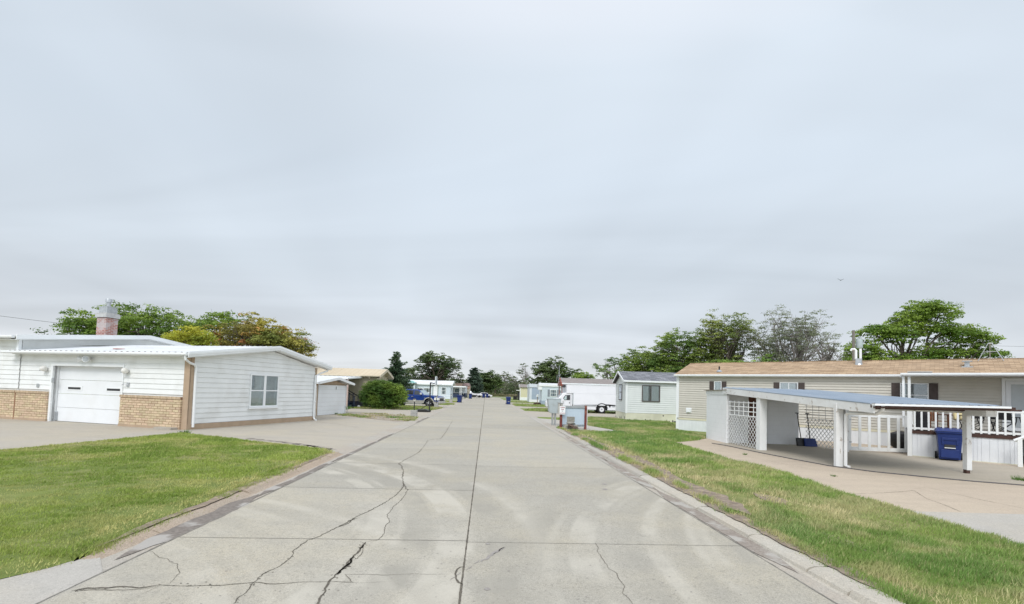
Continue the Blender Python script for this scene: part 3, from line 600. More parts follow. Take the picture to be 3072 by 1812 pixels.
minilawn(rr([(14,81.8),(4.7,82),(3.8,84),(3.8,91.5),(4.8,93.6),(14,93.8)]),3000,66)
minilawn(rr([(5.9,31.5),(5.6,33.6),(5.0,35.2),(6.4,36.6),(8,36.9),(8,34)]),1500,67)
mb=MB(); ribbon(mb,[G(741,1316),G(830,1325),G(920,1336),G(1000,1350)],.28,.34,z=.0095,jit=.05,seed=71); ribbon(mb,[G(700,1322),G(780,1338)],.12,.05,z=.0095,jit=.03,seed=72); ribbon(mb,[G(950,1266),G(1010,1272),G(1080,1284)],.10,.05,z=.0095,jit=.03,seed=73)
mb.build('driveway_stains',mat('tyre_darkened_concrete',(.335,.30,.26),(.40,.36,.305),1.5,.9))['kind']='structure'
mb=MB(); ribbon(mb,[G(920,1290),G(1000,1303)],.012,z=.010,jit=.01,seed=74); ribbon(mb,[G(757,1305),G(792,1300)],.012,z=.010,jit=.01,seed=75); ribbon(mb,[G(100,1300),G(430,1312)],.012,z=.010,jit=.004,seed=76); ribbon(mb,[G(690,1289),G(1120,1318)],.010,z=.010,jit=.003,seed=77)
mb.build('driveway_cracks',MATS['joint_filler'])['kind']='structure'
mb=MB(); ribbon(mb,[G(560,1293),G(700,1282),G(940,1265)],.05,.05,z=.010); mb.build('pale_edge_strip',M['apron'])['kind']='structure'
# ================================================================ TREES
def hashn(P,s,seed):
    return .5*vnoise(P[:,0]+P[:,2]*.7,P[:,1]+P[:,2]*.9,s,seed)+.5*vnoise(P[:,0]*.8-P[:,2],P[:,1]+P[:,0]*.3+P[:,2]*.5,s,seed+1)
def limb(mb,a,b,r0,r1,seed,bend=.12,n=6,sides=6):
    r=random.Random(seed); a=Vector(a); b=Vector(b); L=(b-a).length; pts=[];rs=[]; o1=Vector((r.uniform(-1,1),r.uniform(-1,1),r.uniform(-.3,.5)))*L*bend
    for i in range(n+1):
        t=i/n; pts.append(a.lerp(b,t)+o1*math.sin(PI*t)+Vector((r.uniform(-1,1),r.uniform(-1,1),r.uniform(-1,1)))*L*.02*(0<i<n)); rs.append(r0+(r1-r0)*t)
    mb.tube(pts,rs,sides,cap=False); return pts
def tree(name,label,x,y,h,blobs,leafs=6000,ls=.25,cols=((.06,.12,.02),(.12,.20,.03)),trunk=.25,seed=1,gap=.42,colf=None,twigs=3,bark=None,cat='tree',group='trees beyond the homes',cl=.45,base=0.,lean=(0,0),droop=0.,fork=.32,flip=.5,low=True):
    """blobs: (dx,dy,dz,rx,ry,rz) crown lobes relative to the foot; trunk forks to each lobe, leaves fill each lobe"""
    t=thing(name,label,cat,(x,y,base),0,group); rg=np.random.default_rng(seed); rr=random.Random(seed); nb0=len(blobs)
    if low and name!='spreading_tree':      # inner and lower lobes so the crown closes
        blobs=list(blobs); rx=max(abs(b[0])+b[3] for b in blobs); zt=max(b[2]+b[5] for b in blobs); q2=random.Random(seed+500)
        for i in range(max(3,int(len(blobs)*(.9 if group=='trees behind the right hand homes' or group=='trees behind the white house' else .5)))): a=q2.uniform(0,6.28); r2=q2.uniform(.1,.62)*rx; blobs.append((r2*math.cos(a),r2*.7*math.sin(a),zt*q2.uniform(.30,.62),rx*.34,rx*.30,zt*.13))
    mb=MB(); f=Vector((lean[0]*.4,lean[1],h*fork)); mb.tube([(0,0,-.1),(0,0,.15),(f.x*.4,f.y*.4,f.z*.5),f],[trunk*1.5,trunk*1.08,trunk*.95,trunk*.85],8,cap=False)
    for i,b in enumerate(blobs[:nb0]):
        c=Vector(b[:3]); st=f if c.z>f.z else Vector((f.x*.7,f.y*.7,max(.3*c.z,min(f.z*.8,c.z*.7))))
        P=limb(mb,st,c,trunk*rr.uniform(.42,.62),trunk*.16,seed*31+i)
        for k in range(twigs):
            v=Vector((rr.gauss(0,1),rr.gauss(0,1),rr.gauss(.25,.8))).normalized(); e=c+Vector((v.x*b[3],v.y*b[4],v.z*b[5]))*rr.uniform(.75,.98)
            q=limb(mb,P[rr.choice((2,3,4,6))],e,trunk*.2,trunk*.035,seed*77+i*9+k,.15,5,5)
            for _ in range(2):
                v=Vector((rr.gauss(0,1),rr.gauss(0,1),rr.gauss(.2,.8))).normalized(); limb(mb,q[rr.choice((2,3,4))],q[3]+Vector((v.x*b[3],v.y*b[4],v.z*b[5]))*.55,trunk*.07,trunk*.02,seed+k+i,.15,3,4)
    mb.build('trunk',bark or M['trunk'],t,smooth=True)
    if leafs:
        vol=np.array([b[3]*b[4]*b[5] for b in blobs])**.70; vol/=vol.sum(); LL=[];NN=[]
        for b,v in zip(blobs,vol):
            m=max(5,int(leafs*v*2.3/34)); d=rg.normal(size=(m,3)); d/=np.linalg.norm(d,axis=1)[:,None]; d[:,2]=np.where((d[:,2]<-.25)&(rg.random(m)<flip),-d[:,2]*.6,d[:,2])
            rad=(.45+.6*rg.random(m)**.6)[:,None]; c=np.array(b[:3])+d*rad*np.array(b[3:6]); keep=hashn(c+50,1/(cl*3.2),seed+5)>gap-.10*rg.random(m); c=c[keep & (c[:,2]>.1)]
            if not len(c): continue
            m=len(c); sr=cl*(.55+.75*rg.random(m)); k=34
            q=rg.normal(size=(m,k,3)); q/=np.linalg.norm(q,axis=2)[:,:,None]; q[:,:,2]=np.where(q[:,:,2]<-.15,-q[:,:,2]*.5,q[:,:,2]); rr2=(.35+.65*rg.random((m,k,1))**.5)*(1+.5*(rg.random((m,k,1))>.86))
            LL.append((c[:,None,:]+q*rr2*sr[:,None,None]*np.array([1.15,1.15,.62])).reshape(-1,3)); NN.append((q*.9+np.array([0,0,.75])+rg.normal(size=(m,k,3))*.45).reshape(-1,3))
        L=np.concatenate(LL); nrm=np.concatenate(NN); n=len(L); L[:,2]-=droop*rg.random(n); L[:,2]=np.maximum(L[:,2],.04)
        nrm/=np.linalg.norm(nrm,axis=1)[:,None]
        a=np.cross(nrm,rg.normal(size=(n,3))); a/=np.linalg.norm(a,axis=1)[:,None]; b=np.cross(nrm,a); s=(ls*.80*(.5+.9*rg.random(n)))[:,None]
        V=np.stack([L-a*s*.5,L+b*s*.34-a*s*.05,L+a*s*.5,L-b*s*.34+a*s*.05],1)
        tt=np.clip((hashn(L+9,1/(cl*4.5),seed+9)-.32)*2.6,0,1)[:,None]; Cl=np.array(cols[0])*(1-tt)+np.array(cols[1])*tt
        if colf: Cl=colf(L,Cl,rg)
        Cl=Cl*(.72+.56*rg.random(n))[:,None]
        npmesh('crown',V.reshape(-1,3),4,Cl,M['leaf'],t)
    return t
def lobes(n,rx,ry,z0,z1,seed,r=(.28,.42),cx=0,top=1.0):
    """irregular crown: n lobes spread over a dome of half-widths rx,ry between z0 and z1"""
    q=random.Random(seed); out=[]
    for i in range(n):
        a=2.399*i+q.uniform(-.4,.4); t=(i+.5)/n; rad=math.sqrt(t)*.78; hz=math.sqrt(max(0,1-rad*rad*top)); k=q.uniform(*r)
        z=z0+(z1-z0)*(.25+.55*hz*q.uniform(.72,1.0)) if i%3 else z0+(z1-z0)*q.uniform(.15,.45)
        out.append((cx+rx*rad*math.cos(a),ry*rad*math.sin(a),z,rx*k*1.15,ry*k*1.1,(z1-z0)*k*q.uniform(.55,.8)))
    return out
GREEN=((.15,.25,.05),(.32,.44,.08)); LIME=((.34,.40,.06),(.62,.60,.08)); DKG=((.085,.135,.055),(.18,.24,.095)); MIDG=((.12,.19,.06),(.24,.32,.10))
GL_='trees behind the white house'
def rust(x0,x1):
    def f(L,C,rg):
        k=hashn(L+3,.5,77); t=np.clip((k-.40)*6,0,1)*(L[:,2]<x1); r=np.array([.66,.29,.12])*(1-rg.random(len(L))[:,None]*.35); y=np.array([.52,.46,.09])
        w2=np.clip((hashn(L+30,.6,78)-.5)*6,0,1)[:,None]; m_=(r*w2+y*(1-w2)); return C*(1-t[:,None]*.92)+m_*t[:,None]*.92
    return f
# left: px -> X at the chosen depth: X=(px-1536)/1450*Y
def lx(px,y): return (px-1536)/CF*y
tree('leafy_tree','bright green tree rising left of the brick chimney',lx(292,44),44,7.9,lobes(12,2.9,3.2,1.4,8.1,3),12000,.22,GREEN,.3,3,gap=.30,group=GL_)
tree('leafy_tree','tall green rounded tree just right of the brick chimney',lx(420,45),45,8.7,lobes(16,5.4,3.8,1.8,8.8,4)+[(-2.2,0,8.0,1.7,1.5,1.2),(1.6,.3,7.6,1.6,1.5,1.1)],20000,.22,GREEN,.34,4,gap=.30,group=GL_)
tree('leafy_tree','lime yellow leaved tree low behind the garage roof',lx(575,41),41,6.4,lobes(8,2.2,2.3,2.0,6.7,6),10000,.2,LIME,.24,6,gap=.28,group=GL_)
tree('leafy_tree','green topped tree between the lime and the rusty trees',lx(645,48),48,8.8,lobes(13,4.4,3.3,2.0,9.3,9)+[(0,0,8.0,1.8,1.5,1.1)],14000,.22,GREEN,.32,9,gap=.30,colf=rust(0,7.2),group=GL_)
tree('leafy_tree','rust and olive leaved tree with bare twigs at the top',lx(765,46),46,8.1,lobes(14,4.4,3.3,1.8,8.8,12),14000,.21,((.24,.24,.07),(.42,.36,.10)),.32,12,gap=.34,colf=rust(0,20),twigs=7,group=GL_)
tree('leafy_tree','orange tinged tree at the right end of the row behind the garage',lx(842,45),45,7.1,lobes(10,2.3,2.6,1.8,7.4,15)+[(.9,-.3,3.6,1.5,1.4,1.1)],13000,.21,((.24,.28,.07),(.46,.42,.10)),.27,15,gap=.30,colf=rust(0,5.0),group=GL_)
tree('scrubby_tree','thin dark leaved bush top left of the bright green tree',lx(172,43),43,5.9,lobes(5,1.6,1.5,2.8,6.5,16),1500,.2,((.11,.18,.07),(.17,.24,.09)),.12,16,gap=.52,twigs=6,group=GL_)
def conifer(name,label,x,y,h,r,seed,cols,layers=17,dens=260,top=.10,base=.05,group='trees beyond the homes',pw=.85,irr=.25,sz=.28):
    t=thing(name,label,'tree',(x,y,0),0,group); rr=random.Random(seed); rg=np.random.default_rng(seed); mb=MB(); mb.tube([(0,0,-.1),(0,0,h*.5),(0,0,h*.97)],[.2,.13,.03],7); P=[];Dr=[]
    for i in range(layers):
        z=h*(base+(1-base-.03)*i/(layers-1)); rad=r*((1-i/(layers))**pw)*(1-top)+r*top*.3; nb=max(5,int(11*(1-i/layers)+4))
        for k in range(nb):
            a=2*PI*k/nb+rr.uniform(-.3,.3)+i; L=rad*rr.uniform(1-irr*1.4,1+irr*.7); up=rr.uniform(-.05,.35)*L; e=Vector((math.cos(a)*L,math.sin(a)*L,z+up)); mb.tube([(0,0,z),(e.x*.6,e.y*.6,z-.02*L),e],[.035,.02,.008],4,cap=False)
            m=int(dens*L/r/3)+6; s=rg.random(m)**.75; q=np.array([[0,0,z]])*(1-s[:,None])+np.array([e])*s[:,None]; wd=(.10+.24*(1-s))*L*.9
            q=q+rg.normal(size=(m,3))*np.stack([wd*.6+.05,wd*.6+.05,wd*.22+.04],1); P.append(q); d=np.tile([math.cos(a),math.sin(a),.1+.1*rr.random()],(m,1))+rg.normal(size=(m,3))*.45; Dr.append(d)
    mb.build('trunk',M['trunk'],t); P=np.concatenate(P); D=np.concatenate(Dr); D/=np.linalg.norm(D,axis=1)[:,None]; n=len(P)
    b=np.cross(D,rg.normal(size=(n,3))+[0,0,2]); b/=np.linalg.norm(b,axis=1)[:,None]; s=(sz*(.6+.8*rg.random(n)))[:,None]; V=np.stack([P-D*s*.5,P+b*s*.2,P+D*s*.6,P-b*s*.2],1)
    tt=np.clip((hashn(P,.9,seed)-.3)*2.4,0,1)[:,None]; C=(np.array(cols[0])*(1-tt)+np.array(cols[1])*tt)*(.7+.6*rg.random(n))[:,None]; npmesh('crown',V.reshape(-1,3),4,C,M['leaf'],t); return t
c_=conifer('spruce_tree','dark pointed evergreen behind the beige mobile home',lx(1188,72),72,7.3,2.75,21,((.07,.12,.07),(.15,.22,.12)),23,380,pw=.66,irr=.45,sz=.32)
tree('elm_tree','broad dark green elm beyond the ice blue home',lx(1306,120),120,11.2,lobes(15,5.6,5,1.5,11.4,24)+[(-1.8,0,9.3,1.8,1.7,1.3),(2.3,0,9.4,2.0,1.7,1.4),(5.4,0,5.9,1.6,1.4,1.2),(-4.4,0,4.5,1.5,1.4,1.3)],10000,.42,DKG,.4,24,gap=.42,cl=.6,twigs=4)
tree('scrubby_tree','pale thin tree between the spruce and the elm',lx(1232,118),118,6.0,lobes(5,1.8,1.6,2,7.4,26),1300,.36,((.20,.25,.11),(.28,.34,.16)),.18,26,gap=.45,cl=.5,twigs=5,bark=M['barkgrey'])
conifer('spruce_tree','tall blue green spruce over the far bins',lx(1424,138),138,8.2,3.3,28,((.075,.125,.09),(.20,.27,.20)),15,620,pw=.50,irr=.22,top=.25,sz=.55)
tree('leafy_tree','dark green tree right of the blue green spruce',lx(1462,150),150,8.2,lobes(9,3.8,3.6,1.,8.0,30),5000,.5,DKG,.3,30,gap=.36,cl=.7)
tree('leafy_tree','mid green tree on the edge of the far wood left of the road end',lx(1488,175),175,7.4,lobes(7,3.6,3.4,1,7.0,31),2500,.55,MIDG,.3,31,gap=.42,cl=.7)
for i,(px,yy,hh,lab) in enumerate([(1020,95,5.8,'small dark tree top above the beige metal roof, leftmost of three'),(1066,100,5.6,'small pale tree top above the beige metal roof, middle of three'),(1088,96,5.7,'small green tree top above the beige metal roof, rightmost of three')]):
    tree('leafy_tree',lab,lx(px,yy),yy,hh,lobes(5,1.5,1.5,2,hh,40+i),900,.35,(DKG,MIDG,MIDG)[i],.15,40+i,gap=.4,cl=.45)
for i,(px,yy,hh,lab) in enumerate([(1378,125,6.6,'bare topped tree behind the brown roofed home on the left'),(1512,200,10.5,'bare forked tree at the end of the road, left of centre'),(1533,215,10.8,'thin grey dead tree at the end of the road, tallest of the middle clump'),(1548,190,8.2,'leaning grey tree right of the tall dead tree'),(1572,165,12.0,'tall dead tree with a bare leader left of the right hand elm')]):
    tree('bare_tree',lab,lx(px,yy),yy,hh,lobes(6,1.9+.3*i,1.8,hh*.35,hh*1.02,60+i,r=(.3,.5)),700,.4,((.15,.20,.09),(.24,.29,.13)),.26,60+i,gap=.4,cl=.5,twigs=8,bark=M['barkgrey'],fork=.45)
def brush(name,label,x0,x1,y0,y1,h,n,cols,seed,s=.5):
    rg=np.random.default_rng(seed); x=rg.uniform(x0,x1,n); y=rg.uniform(y0,y1,n); top=h*(.55+.7*vnoise(x,y,.12,seed)); z=top*rg.random(n)**.8
    L=np.stack([x,y,z],1); nrm=rg.normal(size=(n,3)); a=np.cross(nrm,rg.normal(size=(n,3))); a/=np.linalg.norm(a,axis=1)[:,None]; b=np.cross(a,nrm); b/=np.linalg.norm(b,axis=1)[:,None]; q=(s*(.5+rg.random(n)))[:,None]
    V=np.stack([L-a*q*.5,L+b*q*.35,L+a*q*.5,L-b*q*.35],1); t=np.clip((vnoise(x,y+z,.35,seed+1)-.3)*2.5,0,1)[:,None]; C=(np.array(cols[0])*(1-t)+np.array(cols[1])*t)*(.6+.8*rg.random(n))[:,None]
    o=npmesh(name,V.reshape(-1,3),4,C,M['leaf']); o['kind']='stuff'; o['label']=label; return o
brush('woodland','distant scrubby wood closing the end of the road',-60,60,185,215,5.6,42000,((.12,.16,.08),(.26,.26,.18)),71,.6)
brush('woodland','low far wood on the left horizon',-260,-60,200,240,6.5,14000,((.11,.17,.07),(.19,.25,.10)),72,.9)
brush('woodland','low far wood on the right horizon',60,330,190,240,6.5,16000,((.11,.17,.07),(.19,.25,.10)),73,.9)
brush('dry_weeds','pale dry weeds along the far cross road',-30,40,166,172,1.1,5000,((.30,.26,.17),(.22,.21,.11)),74,.5)
# right of the road
tree('elm_tree','spreading dark green elm behind the pale homes right of the road',lx(1655,122),122,9.8,lobes(13,6.0,5,1.0,10.2,80)+[(-1.2,0,8.7,2.0,1.8,1.2),(2.4,0,9.0,2.0,1.8,1.2),(5.8,0,7.2,1.6,1.5,1.0)],10500,.42,DKG,.4,80,gap=.42,cl=.6,twigs=4)
tree('leafy_tree','small bright green tree over the grey roofed red trimmed home',lx(1752,100),100,6.7,lobes(8,2.7,2.4,1.5,6.9,82),3500,.36,GREEN,.2,82,gap=.38,cl=.45)
GR_='trees behind the right hand homes'
tree('scrubby_tree','thin leaved pale green tree left of the tall green mass',lx(1835,78),78,8.6,lobes(9,3.3,2.8,2,8.4,84),6500,.25,((.18,.27,.10),(.30,.40,.15)),.25,84,gap=.40,cl=.45,twigs=6,group=GR_,bark=M['barkgrey'])
tree('leafy_tree','round yellow green tree behind the grey shingled home',lx(1915,72),72,8.8,lobes(14,3.9,3.2,1.2,9.1,85),14000,.26,((.17,.27,.06),(.33,.42,.09)),.28,85,gap=.28,group=GR_)
tree('leafy_tree','dense green tree in the middle of the right hand row',lx(2035,68),68,11.2,lobes(16,4.6,3.8,1.6,11.9,87),18000,.26,((.17,.27,.07),(.35,.45,.10)),.36,87,gap=.30,group=GR_)
tree('leafy_tree','tall open crowned tree with crooked dark limbs',lx(2165,66),66,13.0,lobes(17,4.6,3.6,1.6,14.2,89),17000,.24,((.18,.24,.07),(.36,.41,.12)),.4,89,gap=.37,twigs=7,group=GR_,cl=.5)
tree('willow_tree','wide sparse grey green tree leaning right over the tan roof',lx(2365,64),64,13.5,lobes(20,6.6,3.6,1.6,14.9,91,cx=.2),20000,.20,((.24,.27,.17),(.34,.37,.24)),.28,91,gap=.43,twigs=11,group=GR_,cl=.5,bark=M['barkgrey'],lean=(1.5,0),fork=.22)
tree('bare_tree','leafless grey tree with upswept twigs left of the power pole',lx(2490,60),60,9.8,lobes(12,4.4,2.8,1.6,11,93,cx=.2),300,.2,((.22,.25,.15),(.30,.32,.2)),.3,93,gap=.5,twigs=16,group=GR_,bark=M['barkgrey'],lean=(.8,0))
tree('leafy_tree','low grey green tree under the bare twigs beside the power pole',lx(2490,56),56,6.6,lobes(7,2.8,2.4,2,6.6,94),3500,.24,((.21,.27,.15),(.31,.35,.21)),.2,94,gap=.42,group=GR_)
tree('leafy_tree','low dark green trees edge over the left end of the tan roof',lx(2230,52),52,6.6,lobes(9,4.6,2.4,1.5,6.9,95),12000,.24,((.16,.28,.06),(.31,.43,.09)),.24,95,gap=.25,group=GR_)
BG=[(-7.3,0,5.2,1.9,1.8,1.3),(-6.0,0,7.4,1.9,1.7,1.2),(-4.2,0,9.2,2.2,1.9,1.1),(-2.2,0,9.2,2.0,1.9,1.2),(-.3,.3,10.4,2.1,1.9,1.5),(1.2,0,11.9,1.9,1.8,1.3),(3.1,0,11.5,1.9,1.8,1.6),(3.2,.3,9.4,2.4,2.0,1.5),(5.9,0,9.4,2.3,1.9,1.1),(7.7,0,8.8,1.7,1.6,1.0),(8.9,0,7.3,1.5,1.4,.8),(5.6,.5,7.2,2.6,2.0,1.0),(2.0,.5,7.0,2.4,2.0,1.1),(-.7,-.4,6.1,2.0,1.7,1.0),(-4.5,0,6.4,2.2,1.9,1.2),(-3.0,0,4.2,2.4,2.0,1.0),(.5,0,3.8,2.6,2.2,1.0),(3.7,0,4.2,1.9,1.8,.9),(-6.3,0,3.4,2.0,1.8,1.1),(6.9,0,5.2,1.2,1.1,.5)]
BG=[(b[0]*.93-.15,*b[1:3],b[3]*.97,*b[4:]) for b in BG]
tree('spreading_tree','large bright green spreading tree behind the roof tripod, tallest on the right',lx(2745,52),52,8.5,BG,34000,.24,((.14,.25,.045),(.34,.46,.085)),.36,97,gap=.33,twigs=4,group=GR_,cl=.45,fork=.34)
tree('leafy_tree','dark low tree beneath the right limb of the spreading tree',lx(2880,56),56,5.6,lobes(6,2.4,2,1.5,5.9,98),3500,.25,((.11,.22,.05),(.20,.33,.07)),.2,98,gap=.38,group=GR_)
tree('leafy_tree','pale green tree top at the right edge above the tan roof',lx(3062,60),60,5.9,lobes(6,2.4,2,1.5,6.4,99),3000,.25,((.16,.26,.07),(.26,.37,.11)),.2,99,gap=.4,group=GR_)
# big rounded shrub in front of the beige home
bl=[(-1.15,.1,1.35,1.05,.9,1.0),(-.2,-.2,1.55,1.1,.9,.95),(.8,0,1.3,1.05,.9,.95),(1.35,.1,1.15,.6,.7,.7),(-1.55,0,1.0,.6,.7,.75),(0,0,.7,1.35,.9,.65),(-.9,-.2,.55,.8,.7,.5),(.8,-.2,.55,.75,.7,.5),(-.6,-.3,1.95,.7,.6,.55),(.3,-.2,1.95,.6,.5,.5),(1.0,-.1,1.75,.5,.5,.5),(-1.3,0,1.9,.5,.5,.45)]
bs=tree('shrub','big dense rounded green shrub in front of the beige mobile home',-11.1,42.7,2.4,bl,26000,.11,((.10,.19,.04),(.31,.43,.08)),.10,101,gap=.22,cat='shrub',group=None,cl=.24,twigs=2,flip=0,low=False,fork=.2,
 colf=lambda L,C,rg: C*(1-((hashn(L+8,.9,5)>.66)&(L[:,2]<1.6)&(abs(L[:,0]-.1)<.8))[:,None]*.6)+np.array([.34,.17,.10])*((hashn(L+8,.9,5)>.66)&(L[:,2]<1.6)&(abs(L[:,0]-.1)<.8))[:,None]*.6)
def tuftset(name,label,pts,h,seed,cols=((.09,.16,.03),(.16,.26,.05)),n=60):
    pass
# ================================================================ WHITE HOUSE WITH GARAGE (local: x right along the front, y back along the gable side)
hz=-.2579     # front faces slightly right of the camera
house=thing('house','white lap sided house with attached garage, buff brick skirt and brick chimney','house',(-12.64,19.0,0),hz)
X1,GY=-9.4,7.6
DX0,DX1,DZ=-7.36,-3.42,2.40
mb=MB(); lap(mb,X1,-.26,1.34,2.95,.205,holes=((DX0,DX1,0,DZ),),y=0); mb.build('front_wall',M['white'],house)
MB().box(X1,DX0,.02,.12,0,2.95).box(DX1,-.02,.02,.12,0,2.95).box(DX0,DX1,.02,.12,DZ,2.95).build('wall_core',M['white'],house)
# gable side faces +x : build facing -y then turn
GM=Matrix.Rotation(R(90),4,'Z')   # local (a,-y)-> a along +y, out +x
def side(mb2): mb2.v=[tuple(GM@Vector(p)) for p in mb2.v]; return mb2
mb=MB(); lap(mb,.14,GY,.22,3.46,.205,xr=gablexr(.14,GY,2.92,2.84,4.42,3.46)); side(mb).build('gable_wall',M['white'],house)
side(MB().prism([(.0,0),(GY,0),(GY,2.84),(4.42,3.46),(0,2.92)],.01,.12)).build('wall_core',M['white'],house)
side(MB().box(.0,GY+.02,-.035,.10,-.05,.22)).build('foundation_band',M['tanpaint'],house)
side(MB().box(-.02,.15,-.030,.02,.22,2.9)).build('corner_board',M['tanpaint'],house); side(MB().box(GY-.03,GY+.1,-.03,.1,.0,2.84)).build('corner_board',M['tanpaint'],house)
MB().box(-.24,.03,-.045,.02,.0,2.9).build('corner_board',M['tanpaint'],house)
# brick skirt: real bricks on a mortar bed, soldier course on top
def bricks(x0,x1,nm='brick_skirt'):
    mb=MB(); r=random.Random(int(x0*10)+99); bh=.098; z=.10; row=0
    while z+bh<1.25:
        x=x0-(.15 if row%2 else 0)
        while x<x1-.02:
            a=max(x,x0); b=min(x+.286,x1)
            if b-a>.04:
                k=r.uniform(.85,1.12); c=(.66*k,.53*k*r.uniform(.95,1.05),.37*k); mb.box(a,b,-.115-r.uniform(0,.004),-.03,z,z+bh-.017,c)
            x+=.305
        z+=bh; row+=1
    x=x0
    while x<x1-.01:
        k=r.uniform(.85,1.1); mb.box(x,min(x+.062,x1),-.15,-.01,z+.004,z+.10,(.60*k,.47*k,.33*k)); x+=.074
    o=mb.build(nm,M['brick'],house,attr=True); MB().box(x0+.01,x1-.01,-.105,.02,.02,z+.09).build('mortar_bed',M['mortar'],o)
bricks(DX1+.06,-.25); bricks(-9.38,DX0-.12)
MB().box(DX1+.05,-.24,-.13,.0,-.05,.10).build('foundation_band',M['tanpaint'],house); MB().box(-9.38,DX0-.10,-.13,.0,-.05,.10).build('foundation_band',M['tanpaint'],house)
MB().box(-1.15,-.30,-.42,-.12,.0,.09).build('splash_slab',M['curb'],house)
# garage opening
mb=MB(); mb.box(DX0-.12,DX0,-.05,.30,0,DZ+.10); mb.box(DX1,DX1+.055,-.05,.30,0,DZ+.10); mb.box(DX0,DX1,-.05,.30,DZ,DZ+.10); mb.build('door_frame',M['whitemetal'],house)
mb=MB()
for i in range(4): za=.02+i*.598; mb.box(DX0+.01,DX1-.01,.20,.25,za,za+.588)
gdoor=mb.build('garage_door',M['door'],house,bevel=.006)
MB().box(DX0+.01,DX1-.01,.225,.26,.0,.03).build('door_seal',M['black'],gdoor)
for a in (DX0+.62,DX1-1.10):
    mb=MB(); mb.box(a-.08,a+.80,.185,.199,1.36,1.56); wf=mb.build('door_window',M['whitemetal'],gdoor); MB().box(a,a+.72,.176,.184,1.41,1.50).build('pane',M['dark'],wf)
MB().box(DX0+.0,DX0+.10,.14,.199,.05,.42).build('worn_jamb',M['galv'],gdoor)
# eaves, roofs
def roofslab(name,P,th,m,parent,ribs=None,rm=None):
    """P: four corners (x,y,z) eave-left, eave-right, ridge-right, ridge-left"""
    mb=MB(); mb.add([*P,*[(p[0],p[1],p[2]-th) for p in P]],[(0,1,2,3),(7,6,5,4),(0,4,5,1),(1,5,6,2),(2,6,7,3),(3,7,4,0)])
    o=mb.build(name,m,parent)
    if ribs:
        mb=MB(); a,b,c,d=[Vector(p) for p in P]; n=int((b-a).length/ribs)
        for i in range(1,n+1):
            t=(i-.5)/n; e=a.lerp(b,t); f=d.lerp(c,t); up=Vector((0,0,.022)); s=(b-a).normalized()*.022
            mb.add([e-s*1.6,e+s*1.6,f+s*1.6,f-s*1.6,e-s*.6+up,e+s*.6+up,f+s*.6+up,f-s*.6+up],[(4,5,6,7),(0,4,7,3),(1,2,6,5),(0,1,5,4),(2,3,7,6)])
        mb.build('roof_rib',rm or m,o)
    return o
roofslab('garage_roof',[(-9.75,-.38,3.01),(.34,-.38,3.01),(.34,4.42,3.70),(-9.75,4.42,3.70)],.05,M['roofwhite'],house,ribs=.305)
roofslab('garage_roof',[(.34,8.5,2.98),(-9.5,8.5,2.98),(-9.5,4.43,3.70),(.34,4.43,3.70)],.05,M['roofwhite'],house)
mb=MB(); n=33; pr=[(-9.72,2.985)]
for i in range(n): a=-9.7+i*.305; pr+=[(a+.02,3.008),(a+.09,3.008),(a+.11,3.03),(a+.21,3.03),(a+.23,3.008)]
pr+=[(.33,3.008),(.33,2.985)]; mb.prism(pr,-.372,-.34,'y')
mb.build('rib_shadow_closure',M['brown'],house)  # dark brown strip put in for the shade under the roof ribs
MB().box(-9.4,.0,-.36,.0,2.86,2.90).build('soffit',M['white'],house)
def gutter(x0,x1,y,z,parent,m=None,axis='x'):
    mb=MB(); pr=[(0,0),(-.095,0),(-.13,.05),(-.125,.115),(-.115,.115),(-.115,.05),(-.09,.012),(-.01,.012),(-.01,.115),(0,.115)]
    mb.prism([(p[0],p[1]) for p in pr],x0,x1,'x'); mb.v=[(a,b+y,c+z) for a,b,c in mb.v]
    mb.box(x0-.006,x0,y-.12,y,z,z+.115); mb.box(x1,x1+.006,y-.12,y,z,z+.115); return mb.build('gutter',m or M['whitemetal'],parent)
gutter(-9.85,.30,-.385,2.885,house)
# rake fascia, stepped
def rake(parent,pts,x,th,h,m,name='rake_fascia'):
    mb=MB()
    for (y0,z0),(y1,z1) in zip(pts[:-1],pts[1:]):
        mb.add([(x,y0,z0),(x,y1,z1),(x,y1,z1-h),(x,y0,z0-h),(x-th,y0,z0),(x-th,y1,z1),(x-th,y1,z1-h),(x-th,y0,z0-h)],[(0,1,2,3),(7,6,5,4),(0,4,5,1),(3,2,6,7),(0,3,7,4),(1,5,6,2)])
    return mb.build(name,m,parent)
rake(house,[(-.42,3.04),(4.42,3.735),(8.55,3.01)],.36,.04,.20,M['whitemetal']); rake(house,[(-.42,2.99),(4.42,3.685),(8.55,2.96)],.38,.018,.07,M['whitemetal'])
rake(house,[(-.40,2.84),(4.42,3.53),(8.5,2.81)],.335,.335,.03,M['white'],'soffit')
# downspouts
mb=MB(); mb.tube([(.20,-.42,2.88),(.20,-.40,2.74),(.13,-.15,2.62),(.10,.10,2.56),(.075,.18,2.44),(.075,.20,.10)],.048,8); mb.build('downspout',M['whitemetal'],house)
mb=MB(); mb.tube([(.22,8.42,2.90),(.20,8.35,2.72),(.10,7.95,2.58),(.085,GY-.08,2.42),(.085,GY-.08,.16),(.16,GY-.10,.06),(.30,GY-.16,.03)],[.05]*6+[.06],8)
for z in (1.0,2.0): mb.box(.02,.15,GY-.15,GY-.01,z,z+.03)
mb.build('downspout',M['whitemetal'],house)
